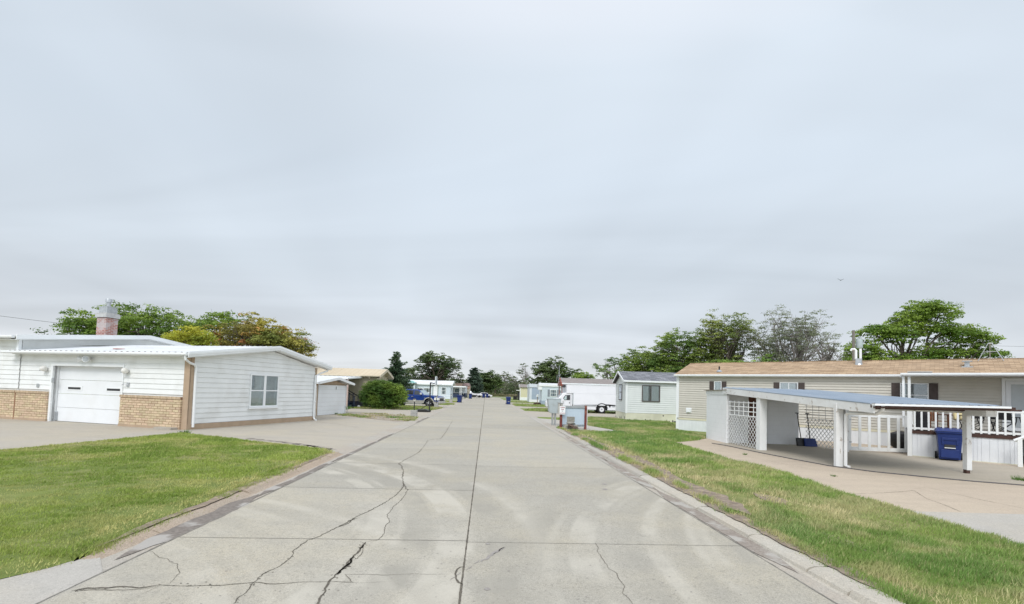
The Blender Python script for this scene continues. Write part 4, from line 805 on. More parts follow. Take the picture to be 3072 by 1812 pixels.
# twin window in the gable side
mbm=GM
fx=window(house,3.10,3.85,.88,2.27,0,cols=1,rows=2,mtx=mbm,curpat=((.66,.80),),name='window',fw=.07,proud=.06,back=M['screen'])
fx=window(house,3.99,4.74,.88,2.27,0,cols=1,rows=2,mtx=mbm,curpat=((.74,.90),),name='window',fw=.07,proud=.06,back=M['screen'])
side(MB().box(2.98,4.86,-.12,0,.74,.805)).build('window_sill',M['whitemetal'],house)
# fittings on the front
def globe(x,z):
    mb=MB(); mb.lathe([(.05,0),(.06,.03),(.02,.06)],(x,-.06,z+.02),10,'y'); o=mb.build('wall_light',M['whitemetal'],house,smooth=True)
    mb=MB(); mb.lathe([(.03,-.10),(.10,-.06),(.13,.02),(.11,.09),(.03,.13)],(x,-.15,z+.02),12,'z'); mb.build('globe',M['lamp'],o,smooth=True)
    MB().box(x-.17,x-.02,-.20,-.05,z-.06,z-.015).build('shade',M['galv'],o)
globe(DX0-.40,2.22); globe(DX1+.26,2.22)
fl=MB().lathe([(.05,-.06),(.05,0)],(-5.36,-.0,2.66),12,'y').build('flood_light',M['whitemetal'],house,smooth=True)
for dx,a in ((-.20,-.7),(.12,.35)):
    m4=Matrix.Translation((-5.36+dx,-.12,2.70))@Matrix.Rotation(a,4,'Z'); mb=MB(); mb.lathe([(.05,.12),(.06,.02),(.13,-.12),(.14,-.16)],(0,0,0),14,'y'); mb.v=[tuple(m4@Vector(p)) for p in mb.v]; mb.build('lamp_head',M['whitemetal'],fl,smooth=True)
    mb=MB(); mb.lathe([(.115,-.170),(.06,-.165)],(0,0,0),14,'y'); mb.v=[tuple(m4@Vector(p)) for p in mb.v]; mb.build('lens',M['lamp'] if a<0 else M['galv'],fl)
MB().box(-8.28,-8.16,-.05,0,1.44,1.60).build('junction_box',M['galv'],house); MB().box(DX0+.02,DX0+.13,-.085,-.05,1.66,1.88).build('keypad',M['galv'],house)
tp=MB().box(-3.16,-3.04,-.05,0,1.60,1.78).build('hose_tap',M['galv'],house); MB().tube([(-3.1,-.04,1.7),(-3.24,-.10,1.7),(-3.32,-.10,1.69),(-3.33,-.10,1.66)],.014,6).build('spout',M['galv'],tp)
# main house behind and to the left
XL=-22
mb=MB(); lap(mb,XL,X1,1.34,3.62,.205,y=-.03); mb.build('front_wall',M['white'],house)
MB().box(XL,X1,-.0,.1,0,3.62).build('wall_core',M['white'],house)
bricks(-16,-9.44); MB().box(-16,-9.44,-.13,.0,-.05,.10).build('foundation_band',M['tanpaint'],house)
MB().box(-9.44,-9.38,-.13,.0,0,1.22).build('brick_joint',M['mortar'],house)
side(MB().prism([(0,2.9),(10.8,2.9),(10.8,3.62),(5.4,4.22),(0,3.62)],-X1*0+9.4+.02,9.52)).build('upper_gable',M['white'],house)
mb=MB(); mb.prism([(1.8,3.47),(2.6,3.53),(3.6,3.62),(4.6,3.71),(5.6,3.77),(6.3,3.74),(5.6,3.72),(4.6,3.67),(4.0,3.60),(3.0,3.53)],X1-.02,X1-.012,'x'); mb.build('peeling_patch',M['stone'],house)
roofslab('main_roof',[(XL,-.45,3.66),(X1+.42,-.45,3.66),(X1+.42,5.4,4.32),(XL,5.4,4.32)],.05,M['roofwhite'],house)
roofslab('main_roof',[(X1+.42,11.2,3.66),(XL,11.2,3.66),(XL,5.41,4.32),(X1+.42,5.41,4.32)],.05,M['roofwhite'],house)
rake(house,[(-.48,3.70),(5.4,4.355),(11.2,3.70)],X1+.44,.04,.20,M['whitemetal'])
rake(house,[(-.46,3.50),(5.4,4.16),(11.2,3.50)],X1+.42,.42,.03,M['white'],'soffit')
gutter(XL,X1+.30,-.455,3.545,house); MB().box(XL,X1,-.43,-.0,3.50,3.53).build('soffit',M['white'],house)
MB().box(X1-.02,X1+.10,-.20,-.08,3.05,3.54).build('downspout',M['whitemetal'],house)
ch=MB().box(-11.02,-10.36,4.05,4.65,3.9,5.15).build('chimney',M['chimb'],house)
mb=MB(); mb.box(-11.09,-10.29,3.98,4.72,5.17,5.38); mb.box(-11.06,-10.32,4.01,4.69,5.38,5.42); mb.build('chimney_crown',M['cement'],ch,bevel=.02)
MB().box(-10.98,-10.40,4.09,4.61,5.42,5.74).box(-11.0,-10.38,4.07,4.63,5.74,5.765).build('flue_box',M['galv'],ch)
mb=MB(); mb.lathe([(.17,0),(.17,.05),(.10,.07),(.10,.26)],(-10.69,4.35,5.765),14); mb.build('flue_pipe',M['galv'],ch,smooth=True)
mb=MB(); mb.lathe([(.10,.24),(.15,.25),(.15,.42),(.14,.44),(.05,.46)],(-10.69,4.35,5.765),14); mb.build('flue_cap',M['galv'],ch,smooth=True)
MB().lathe([(.30,0),(.30,.02),(.0,.03)],(-5.0,.9,3.215),16,sy=.5).build('roof_patch',mat('red_patch',(.48,.12,.08),(.40,.10,.07),5,.6),house)
# ================================================================ SMALL WHITE SHED (door faces the road)
sdir=math.atan2(33.6-30.54,-11.56+12.05)
shed=thing('shed','small white shed with low pitched roof beside the white house','shed',(-12.10,30.3,0),sdir)   # local x along the door, -y out to the road
W=3.55
mb=MB(); mb.box(0,W,.02,.10,0,2.0); mb.box(-.12,0,.0,5,0,2.02); mb.box(W,W+.06,.0,5,0,2.02); mb.build('wall',M['tanpaint'],shed)
MB().prism([(-.10,1.98),(W+.06,1.98),(1.9,2.30)],.02,.12).build('gable_panel',M['tanpaint'],shed)
mb=MB()
for i in range(7): mb.box(.04,W-.08,-.015,.015,.02+i*.275,.02+i*.275+.270)
sdor=mb.build('panel_door',M['door'],shed); MB().box(2.05,2.25,-.03,-.017,1.62,1.90).build('vent_plate',M['whitemetal'],sdor); MB().box(2.13,2.19,-.036,-.031,1.66,1.86).build('vent_slot',M['dark'],sdor)
MB().box(W-.06,W+.01,-.04,0,0,1.98).build('jamb',M['whitemetal'],shed)
roofslab('roof',[(-.55,5,2.12),(-.55,-.35,2.12),(1.9,-.35,2.46),(1.9,5,2.46)],.04,M['roofwhite'],shed)
roofslab('roof',[(W+.45,-.35,2.12),(W+.45,5,2.12),(1.91,5,2.46),(1.91,-.35,2.46)],.04,M['roofwhite'],shed)
mb=MB()
for (a,za),(b,zb) in (((-.58,2.13),(1.9,2.475)),((1.9,2.475),(W+.48,2.13))):
    mb.add([(a,-.38,za),(b,-.38,zb),(b,-.38,zb-.16),(a,-.38,za-.16),(a,-.34,za),(b,-.34,zb),(b,-.34,zb-.16),(a,-.34,za-.16)],[(3,2,1,0),(4,5,6,7),(0,1,5,4),(3,7,6,2),(0,4,7,3),(1,2,6,5)])
mb.build('rake_fascia',M['whitemetal'],shed)
MB().box(-.62,-.5,-.38,4.9,2.0,2.11).build('gutter',M['whitemetal'],shed); MB().box(W+.45,W+.56,-.38,4.9,2.0,2.11).build('gutter',M['whitemetal'],shed)
MB().box(-.30,-.22,-.06,-.02,.0,1.9).build('trim_post',M['whitemetal'],shed)
# ================================================================ BEIGE MOBILE HOME
bh=thing('mobile_home','beige mobile home with tan metal roof behind the big shrub','mobile home',(-12.6,45,0),0)
mb=MB(); lap(mb,-18,0,.55,2.95,.16,d=.014); mb.build('front_wall',M['vinyly'],bh)
G2=Matrix.Rotation(R(90),4,'Z')
mb=MB(); lap(mb,0,4.3,.55,3.5,.16,d=.014,xr=gablexr(0,4.3,2.95,2.95,2.15,3.5)); mb.v=[tuple(G2@Vector(p)) for p in mb.v]; mb.build('gable_wall',M['vinyly'],bh)
MB().box(-18,-.02,.02,4.28,.1,2.9).build('wall_core',M['vinyly'],bh); MB().box(-18,-.01,-.01,4.25,0,.55).build('skirting',M['darkskirt'],bh)
roofslab('roof',[(-18,-.35,2.98),(.45,-.35,2.98),(.45,2.15,3.66),(-18,2.15,3.66)],.05,M['metaltan'],bh,ribs=.45)
roofslab('roof',[(.45,4.65,2.98),(-18,4.65,2.98),(-18,2.16,3.66),(.45,2.16,3.66)],.05,M['metaltan'],bh)
tanl=mat('cream_trim',(.66,.58,.44),(.6,.53,.4),3,.5)
gutter(-18,.40,-.355,2.85,bh,tanl); rake(bh,[(-.38,2.99),(2.15,3.68),(4.7,2.99)],.47,.04,.24,tanl); rake(bh,[(-.3,2.75),(2.15,3.42),(4.6,2.75)],.44,.44,.02,tanl,'soffit')
MB().tube([(-.55,-.40,2.86),(-.55,-.30,2.70),(-.55,-.05,2.55),(-.55,-.05,.1)],.05,6).build('downspout',tanl,bh)
v_=MB().prism([(1.55,2.75),(2.15,3.15),(2.75,2.75)],.012,.03,'x').build('gable_vent',M['vinyly'],bh)
MB().box(.0,.05,2.9,3.5,2.0,2.9).build('end_trim',M['vinyly'],bh)
aw=roofslab('awning',[(-9,-4.1,2.62),(-1.25,-4.1,2.62),(-1.25,-.0,2.84),(-9,-.0,2.84)],.12,M['whitemetal'],bh,ribs=.4)
for a in (-1.55,-1.30): MB().box(a-.05,a+.05,-3.95,-3.85,0,2.5).build('awning_post',mat('pinkish_post',(.52,.40,.36),(.47,.36,.32),5,.6),bh)
MB().box(-9,-1.6,-3.2,-3.1,0,2.5).build('screen_wall',M['dark'],bh)
# porch steps, dark
st=thing('porch_steps','dark wooden porch steps with handrail beside the shrub','steps',(-13.9,42.2,0),0)
mb=MB()
for i in range(4): mb.box(-.9+i*.26,-.62+i*.26,0,1.1,.62-i*.17,.66-i*.17)
mb.build('tread',M['dblue'],st); MB().prism([(-.95,0),(.25,0),(.25,.10),(-.7,.66),(-.95,.66)],0,.05).prism([(-.95,0),(.25,0),(.25,.10),(-.7,.66),(-.95,.66)],1.05,1.10).build('stringer',M['dblue'],st)
for y in (0,1.05):
    mb=MB(); mb.tube([(-.95,y,1.75),(-.75,y,1.60),(.35,y,1.0)],.05,6); hr=mb.build('handrail',M['black'],st)
    for a,zt in ((-.88,1.68),(-.2,1.28),(.25,1.04)): MB().box(a-.03,a+.03,y-.03,y+.03,0 if a>0 else .2,zt).build('post',M['dblue'],hr)
MB().box(-1.9,-.95,0,1.1,.60,.68).build('landing',M['dblue'],st)
mb=MB(); mb.lathe([(.0,0)]+[(.13*math.sin(PI*i/10),.13-.13*math.cos(PI*i/10)) for i in range(1,10)]+[(.0,.26)],(0,0,0),16)
ball=mb.build('ball',M['whitemetal'],smooth=True); ball.location=(*G(1076,1224.5),.01); tag(ball,'white ball on the grass edge by the dark porch steps','ball')
# ================================================================ ICE BLUE HOME WITH TURQUOISE TRIM (behind the pickup)
ih=thing('mobile_home','ice blue mobile home with turquoise eave trim and small gabled porch','mobile home',(-12.2,97,0),0)
MB().box(-20,0,0,4.2,.55,2.85).prism([(0,2.85),(4.2,2.85),(2.1,3.45)],-20,0,'x').build('wall',M['iceblue'],ih)
MB().box(-20,.02,-.03,4.23,0,.62).build('skirting',mat('ice_skirt',(.66,.74,.78),(.60,.68,.72),2,.5,wave=('X',.3,.01)),ih)
roofslab('roof',[(-20,-.3,2.88),(.4,-.3,2.88),(.4,2.1,3.65),(-20,2.1,3.65)],.06,M['roofwhite'],ih)
roofslab('roof',[(.4,4.5,2.88),(-20,4.5,2.88),(-20,2.11,3.65),(.4,2.11,3.65)],.06,M['roofwhite'],ih)
rake(ih,[(-.32,2.92),(2.1,3.69),(4.52,2.92)],.44,.05,.26,M['whitemetal'])
MB().box(-20,-9.0,-.36,-.3,2.70,2.95).build('eave_trim',M['teal'],ih); MB().box(-7.0,.4,-.36,-.3,2.72,2.92).build('eave_trim',M['whitemetal'],ih)
# gabled porch
pr=MB().prism([(-9.1,3.0),(-6.7,3.0),(-7.6,3.42),(-8.0,3.42)],-1.7,-.3,'y').build('porch_roof',M['teal'],ih)
MB().prism([(-9.0,0),(-8.85,0),(-8.45,3.0),(-9.0,3.0)],-1.7,-1.55).prism([(-7.2,0),(-6.95,0),(-6.75,3.0),(-7.05,3.0)],-1.7,-1.55).build('porch_side',M['palewhite'],ih)
MB().box(-9.0,-6.8,-.06,-.0,.6,2.9).build('porch_wall',mat('grey_blue_wall',(.42,.48,.52),(.38,.44,.48),3,.6),ih)
window(ih,-9.2,-7.6,1.1,2.1,-.07,cols=3,rows=2,fw=.09,cur=False)
window(ih,-6.6,-5.7,1.2,2.0,-.0,cols=2,rows=1,fw=.10); window(ih,-5.3,-3.9,1.2,2.0,0,cols=1,rows=1,fw=.1,name='window')
window(ih,-1.75+.0,-.95,.95,2.25,0,cols=1,rows=2,fw=.09)
d=MB().box(-4.0+.4,-2.4,-.05,0,.55,2.75).build('door_frame',mat('grey_green_trim',(.34,.38,.36),(.3,.34,.32),3,.6),ih); MB().box(-3.4,-2.6,-.08,-.05,.6,2.62).build('door',M['door'],d)
window(ih,1.2,1.9,1.0,2.3,.0,cols=1,rows=2,fw=.1,mtx=Matrix.Rotation(R(90),4,'Z'),cur=False)
MB().box(-19.9,.03,-.05,4.25,.60,.66).build('belt_trim',M['whitemetal'],ih)
# ================================================================ BROWN ROOFED HOME WITH WHITE PORCH
bp=thing('mobile_home','brown roofed mobile home with white flat porch and dark blue skirt','mobile home',(lx(1398,118),118,0),0)
MB().box(-9,0,0,5,0,2.7).build('wall',M['palewhite'],bp); MB().box(-9,.03,-.04,5,0,1.1).build('skirting',M['dblue'],bp)
MB().prism([(-.4,2.75),(5.4,2.75),(2.5,3.55)],-9.3,-.9,'x').build('roof',M['shingled'],bp)
MB().box(-4.6,.5,-4.0,.2,2.50,2.78).build('porch_roof',M['whitemetal'],bp)
MB().box(-4.4,-2.9,-.05,0,.3,2.3).build('doorway',M['dark'],bp)
for a in (-.9,-.6): MB().box(a,a+.08,-3.9,-3.8,0,2.5).build('porch_post',M['whitemetal'],bp)
MB().box(-3.2,-1.0,-3.9,-3.82,0,.95).build('porch_skirt',M['dblue'],bp); window(bp,-2.6,-1.4,1.2,2.2,0,cols=1,rows=1,fw=.1,cur=False)
sh=thing('mobile_home','salmon and cream end of a mobile home left of the blue green spruce','mobile home',(lx(1409,124),124,0),0)
MB().box(-1.6,0,0,4,.6,2.3).build('wall',mat('cream_wall',(.62,.55,.42),(.57,.5,.38),3,.6),sh); MB().box(-1.62,.02,-.02,4,2.25,3.0).build('upper_wall',M['pinkw'],sh); MB().box(-1.65,.05,-.3,4.2,2.95,3.7,inset=.25).build('roof',mat('faded_red_roof',(.36,.26,.25),(.3,.22,.21),3,.9),sh)
MB().box(-1.6,.02,-.05,0,2.12,2.27).build('trim_band',M['redpost'],sh); MB().box(-1.63,.03,-.03,4,0,.6).build('skirting',M['cream'],sh); MB().box(-.95,-.85,-.04,0,.6,2.2).build('trim_post',M['woodch'],sh)
# ================================================================ TAN MOBILE HOME ON THE RIGHT (set at an angle to the road)
TR=R(-41.6); TO=(9.58,27.88)
def tw(x,y): return (TO[0]+x*math.cos(TR)-y*math.sin(TR), TO[1]+x*math.sin(TR)+y*math.cos(TR))
th=thing('mobile_home','long tan vinyl sided mobile home with brown shingle roof and dark shutters behind the carport','mobile home',(*TO,0),TR)
TL_=20
mb=MB(); lap(mb,0,TL_,.70,3.12,.125,d=.026,g=.024); mb.build('front_wall',M['vinyl'],th)
MB().box(0,TL_,.02,4.28,.05,3.1).prism([(.02,3.1),(4.28,3.1),(2.15,3.88)],0.02,TL_-.02,'x').build('wall_core',M['vinyl'],th)
mb=MB(); mb.box(.02,TL_,-.004,.02,0,.60)
for i in range(int(TL_/.20)): mb.box(.02+i*.2,.02+i*.2+.16,-.012,-.004,0,.60)
mb.build('skirting',M['skirt'],th)
MB().box(0,TL_,-.030,.02,.60,.70).build('skirt_cap',mat('cream_band',(.72,.68,.52),(.67,.63,.48),3,.5),th)
MB().box(-.06,.09,-.03,.1,.0,3.05).build('corner_trim',M['whitemetal'],th)
roofslab('roof',[(-.12,-.18,3.17),(TL_,-.18,3.17),(TL_,2.15,3.95),(-.12,2.15,3.95)],.05,M['shingle'],th)
roofslab('roof',[(TL_,4.48,3.17),(-.12,4.48,3.17),(-.12,2.16,3.95),(TL_,2.16,3.95)],.05,M['shingle'],th)
MB().box(-.13,TL_,2.08,2.22,3.935,3.965).build('ridge_cap',M['shingle'],th)
gutter(-.1,10.05,-.19,3.05,th); MB().box(0,TL_,-.17,0,3.06,3.09).build('soffit',M['whitemetal'],th)
roofslab('porch_roof',[(10.12,-1.6,3.16),(TL_,-1.6,3.16),(TL_,-.16,3.22),(10.12,-.16,3.22)],.05,M['shingle'],th)
gutter(10.12,TL_,-1.61,3.04,th); MB().box(10.12,TL_,-1.58,-.19,3.07,3.10).build('porch_soffit',M['white'],th)
MB().box(10.05,10.13,-.30,-.2,3.02,3.12).build('end_block',M['galv'],th)
MB().box(10.16,10.24,-1.56,-1.48,.95,3.05).build('downspout',M['whitemetal'],th)
MB().box(10.34,10.43,-1.56,-1.47,.95,3.04).build('porch_post',M['white'],th)
window(th,2.10,2.42,2.12,2.76,-.012,cols=1,rows=1,fw=.035,shut=.24,cur=True,curpat=((0,.9),))
window(th,5.32,6.06,1.92,2.74,-.012,cols=2,rows=1,fw=.035,shut=.27,curpat=((0,.9),))
window(th,10.06,10.93,1.80,2.76,-.012,cols=1,rows=2,fw=.04,shut=.29,curpat=((.1,.25),))
df=MB().box(13.16,13.26,-.07,0,.95,3.02).box(14.22,14.32,-.07,0,.95,3.02).box(13.26,14.22,-.07,0,2.92,3.02).build('door_frame',M['whitemetal'],th)
dr=MB().box(13.27,14.21,-.05,-.02,.97,2.91).build('door',M['door'],df)
MB().box(13.42,14.06,-.062,-.051,1.75,2.78).box(13.42,14.06,-.060,-.051,1.10,1.62).build('storm_panel',mat('pale_grey_panel',(.52,.56,.58),(.48,.52,.54),2,.3),dr)
MB().box(.56,.79,-.10,-.02,1.04,1.24).box(.52,.83,-.03,-.015,1.0,1.28).build('vent_hood',M['whitemetal'],th)
MB().box(1.9,1.96,-.03,0,3.2,3.2).build('x',M['white'],th) if 0 else None
v1=MB().lathe([(.16,-.02),(.10,.06),(.05,.09)],(2.2,.35,3.36),10).build('pipe_flashing',M['galv'],th,smooth=True); MB().lathe([(.04,0),(.04,.20)],(2.2,.35,3.44),8).build('vent_pipe',M['black'],v1)
fb=MB(); fb.box(8.25,8.51,1.42,1.70,3.60,4.02,inset=.01); fb=fb.build('furnace_vent',M['galv'],th)
MB().lathe([(.19,0),(.15,.12)],(8.38,1.56,3.66),12).build('flashing',M['galv'],fb)
MB().tube([(8.45,1.5,4.0),(8.45,1.5,4.50)],.055,10).build('vent_pipe',M['whitemetal'],fb,smooth=True)
MB().tube([(8.27,1.5,4.0),(8.27,1.5,4.42),(8.22,1.5,4.48),(8.10,1.5,4.48),(8.07,1.5,4.40)],.055,10).build('vent_pipe',M['whitemetal'],fb,smooth=True)
rv=MB().box(12.12,12.28,.95,1.15,3.50,3.76).build('roof_vent',M['galv'],th); MB().box(12.04,12.36,.88,1.22,3.76,3.80).box(12.02,12.38,.84,1.26,3.50,3.56).build('vent_cap',M['galv'],rv)
MB().box(10.3,11.1,-.9,-.5,3.215,3.26).build('roof_patch',M['cement'],th)
# tripod aerial mount on the roof
tp=thing('antenna_tripod','empty grey metal antenna tripod on the tan home roof','antenna mount',(*tw(12.95,1.9),3.9),TR)
mb=MB()
for a,b in ((-.38,-.1),(.40,-.15),(.02,.35)): mb.tube([(a,b,-.06),(a*.12,b*.12,.72)],.018,6)
mb.build('leg',M['galv'],tp); mb=MB(); mb.tube([(-.05,0,.70),(.10,0,.70)],.03,6); mb.tube([(-.20,-.05,.34),(.20,-.07,.34),(.01,.18,.34),(-.20,-.05,.34)],.01,5); mb.build('brace',M['galv'],tp)
# ---------------------------------------------------------------- deck
dk=thing('deck','raised white railed deck with dark brown edge in front of the tan home','deck',(*TO,0),TR)
dx0,dx1,dy0=10.45,13.32,-4.35; DZ_=.93
MB().box(dx0,17,dy0+.03,-.02,DZ_-.10,DZ_).build('floor',M['brown'],dk)
MB().box(dx0,dx1,dy0-.0,dy0+.03,DZ_-.10,DZ_+.0).build('edge_board',M['brown'],dk)
mb=MB(); mb.box(dx0+.02,dx1,dy0+.05,dy0+.08,0,DZ_-.10); x=dx0+.02; rr=random.Random(4)
while x<dx1-.12: wv=rr.choice((.10,.14,.2)); mb.box(x,min(x+wv-.014,dx1),dy0+.035,dy0+.05,.02,DZ_-.10); x+=wv
mb.build('skirting',M['skirt'],dk); MB().box(dx0+.02,dx0+.06,dy0+.05,-.02,0,DZ_-.1).build('side_skirting',M['skirt'],dk)
MB().box(dx0,dx1,dy0+.0,dy0+.03,.0,.035).build('sill_board',M['cream'],dk)
MB().box(dx0-.02,17,dy0-.04,dy0+.06,1.70,1.745).build('top_rail',M['white'],dk)
MB().box(dx0,dx1+3,dy0-.02,dy0+.02,.99,1.06).build('bottom_rail',M['white'],dk)
mb=[]; x=dx0+.16
while x<dx1+2.9: MB().box(x,x+.055,dy0-.035,dy0-.015,.96,1.70).build('baluster',M['white'],dk); x+=.192
for a in (dx0,dx1+.02): MB().box(a-.02,a+.11,dy0-.03,dy0+.08,0 if a<11 else .93,1.78).build('post',M['white'],dk)
MB().box(dx0-.03,dx0+.03,dy0,-.05,1.69,1.74).box(dx0-.02,dx0+.02,dy0,-.05,.99,1.06).build('side_rail',M['white'],dk)
mb=MB()
for i in range(10): mb.box(dx0-.015,dx0+.015,dy0+.35+i*.38,dy0+.41+i*.38,.96,1.69)
mb.build('side_balusters',M['white'],dk)
stp=thing('deck_steps','white railed steps at the right edge of the deck','steps',(*tw(13.15,-4.85),0),TR)
MB().tube([(-.05,0,.82),(1.5,0,1.72)],.05,4).build('handrail',M['white'],stp); MB().box(.02,.13,-.05,.05,0,.88).build('newel',M['white'],stp)
mb=MB()
for i in range(4): mb.box(.35+i*.28,.66+i*.28,.0,.45,.17+i*.19,.21+i*.19)
mb.build('tread',M['brown'],stp); MB().box(.2,1.6,.0,.02,.0,.14).build('gap_shade',M['dark'],stp)  # dark board put in for the shaded gap under the steps
# black folding chairs, stained wooden chair, cushion, small grill on the deck
def fchair(lx_,ly,rz,label,grp='black folding chairs on the deck'):
    t=thing('folding_chair',label,'chair',(*tw(lx_,ly),DZ_),TR+rz,grp); F=M['blackm']
    mb=MB(); mb.tube([(-.26,.22,0),(-.26,-.20,.46),(-.26,-.24,.62)],.016,6); mb.tube([(-.26,-.22,0),(-.26,.22,.50),(-.26,.30,.95)],.016,6); mb.build('side_frame',F,t)
    mb=MB(); mb.tube([(.26,.22,0),(.26,-.20,.46),(.26,-.24,.62)],.016,6); mb.tube([(.26,-.22,0),(.26,.22,.50),(.26,.30,.95)],.016,6); mb.build('side_frame',F,t)
    mb=MB(); mb.tube([(-.26,-.24,.02),(.26,.10,.42)],.012,5); mb.tube([(.26,-.24,.02),(-.26,.10,.42)],.012,5); mb.tube([(-.26,.22,.02),(.26,.22,.4)],.012,5); mb.tube([(.26,.22,.02),(-.26,.22,.4)],.012,5); mb.build('cross_brace',F,t)
    MB().box(-.25,.25,-.20,.22,.42,.44).build('seat',M['black'],t)
    mb=MB(); mb.box(-.30,-.22,-.24,.18,.60,.63); mb.box(.22,.30,-.24,.18,.60,.63); mb.build('armrest',M['black'],t)
    mb=MB(); mb.add([(-.25,.24,.52),(.25,.24,.52),(.25,.31,.92),(-.25,.31,.92),(-.25,.26,.52),(.25,.26,.52),(.25,.33,.92),(-.25,.33,.92)],[(0,1,2,3),(7,6,5,4),(0,4,5,1),(1,5,6,2),(2,6,7,3),(3,7,4,0)]); mb.build('backrest',M['black'],t)
    return t
c0=fchair(12.15,-3.5,R(200),'black folding chair half hidden by the right carport post')
dup(c0,(*tw(12.95,-3.6),DZ_),TR+R(160),'black folding chair in the middle of the right deck rail'); dup(c0,(*tw(13.7,-3.5),DZ_),TR+R(215),'black folding chair at the right edge of the picture on the deck')
wc=thing('wooden_chair','brown stained wooden lounge chair on the left end of the deck','chair',(*tw(11.15,-3.5),DZ_),TR+R(35))
MB().box(-.36,-.29,-.3,-.22,0,.62).build('leg',M['woodch'],wc); MB().box(.29,.36,-.3,-.22,0,.62).build('leg',M['woodch'],wc); MB().box(-.36,-.29,.3,.37,0,.80).build('leg',M['woodch'],wc); MB().box(.29,.36,.3,.37,0,.80).build('leg',M['woodch'],wc)
mb=MB()
for i in range(6): mb.box(-.28,.28,-.26+i*.10,-.18+i*.10,.36,.385)
mb.build('seat',M['woodch'],wc); mb=MB()
for i in range(5): mb.box(-.27+i*.115,-.18+i*.115,.31,.335,.38,.88)
mb.build('backrest',M['woodch'],wc); MB().box(-.40,-.26,-.34,.38,.60,.63).build('armrest',M['woodch'],wc); MB().box(.26,.40,-.34,.38,.60,.63).build('armrest',M['woodch'],wc)
cg=thing('covered_grill','black covered grill standing against the left deck rail','grill',(*tw(10.82,-3.9),DZ_),TR); MB().box(-.19,.19,-.22,.22,.05,.86,inset=.04).build('cover',M['black'],cg,bevel=.05); MB().box(-.2,-.14,-.2,.2,0,.06).box(.14,.2,-.2,.2,0,.06).build('leg',M['blackm'],cg)
yc=MB().box(-.28,.28,-.10,.08,0,.5,inset=.03).build('cushion',M['yellowcl'],bevel=.06); yc.location=(*tw(11.95,-3.3),DZ_+.42); yc.rotation_euler=(-.25,0,TR+R(20)); tag(yc,'pale yellow cushion leaning behind the right carport post','cushion')
# ================================================================ CARPORT
cp=thing('carport','low white carport with pale blue metal sheet roof over the pink driveway','carport',(9.4,18,0),0)
def cpl(p): return (p[0]-9.4,p[1]-18,p[2])
def cbox(name,x0,x1,y0,y1,z0,z1,m=None,par=cp,**k): return MB().box(x0-9.4,x1-9.4,y0-18,y1-18,z0,z1).build(name,m or M['white'],par,**k)
def beam(name,a,b,h,wd,m,parent=cp,off=1):
    a,b=Vector(cpl(a)),Vector(cpl(b)); d=(b-a); s=Vector((d.y,-d.x,0)).normalized()*wd*off; z=Vector((0,0,h))
    return MB().add([a,b,b+s,a+s,a-z,b-z,b+s-z,a+s-z],[(0,1,2,3),(7,6,5,4),(0,4,5,1),(1,5,6,2),(2,6,7,3),(3,7,4,0)]).build(name,m,parent)
Lc,Nc,Rc,Fc=(9.06,20.75,2.355),(9.60,12.95,1.885),(12.93,12.72,1.915),(13.05,20.75,2.355)
wornw=mat('worn_white_paint',(.78,.79,.79),(.70,.70,.69),2,.6,stain=(.34,.28,.22,.7),stsc=6,strg=(.62,.70))
beam('side_beam',(9.06,20.75,2.33),(9.62,12.85,1.855),.235,.05,wornw,off=-1)
beam('side_beam',(13.0,20.75,2.33),(12.9,12.85,1.86),.20,.05,wornw)
rp=[cpl(p) for p in (Nc,Rc,Fc,Lc)]; roofslab('roof_sheet',rp,.02,M['metalblue'],cp,ribs=.225)
mb=MB()
for i in range(15):
    t=(i+.5)/15; a=Vector(cpl(Nc)).lerp(Vector(cpl(Rc)),t); mb.box(a.x-.06,a.x+.06,a.y-.004,a.y+.02,a.z-.028,a.z-.002)
mb.build('rib_closure',M['brown'],cp)
beam('fascia_board',(9.60,12.93,1.855),(13.2,12.68,1.885),.085,.03,M['brown'])
beam('gutter',(9.55,12.82,1.875),(12.9,12.59,1.905),.05,.13,M['whitemetal'],off=1)
beam('gutter',(9.62,12.86,1.80),(13.22,12.61,1.83),.04,.10,M['brown'],off=1)
for i in range(6):
    f=i/5; y=13.6+f*6.6; beam('rafter',(9.65-.06*f*7,y,1.86+.41*f),(12.95,y-.1,1.88+.41*f),.14,.05,M['brown'])
beam('header_beam',(9.62,14.25,1.90),(12.93,13.70,1.88),.20,.08,wornw)
MB().box(12.62-9.4,12.90-9.4,12.86-18,13.5-18,1.62,1.80).build('rafter_tail',wornw,cp)
cbox('post',9.51,9.62,14.16,14.27,0,1.85,wornw,bevel=.006); cbox('post',9.63,9.735,14.18,14.29,0,1.85,wornw,bevel=.006)
cbox('post',9.28,9.54,18.05,18.32,0,2.0,M['white']); cbox('post',12.76,12.90,13.56,13.70,.10,1.80,wornw,bevel=.006); cbox('post_foot',12.76,12.86,13.58,13.68,.0,.11,M['brown'])
cbox('post',12.74,12.88,18.44,18.58,0,2.1,wornw)
mb=MB(); mb.tube([cpl(p) for p in ((9.86,12.80,1.86),(9.86,12.84,1.72),(9.83,13.0,1.60),(9.74,14.0,1.58),(9.74,14.08,1.52),(9.74,14.10,.06),(9.78,13.98,.03))],.045,8); mb.build('downspout',wornw,cp)
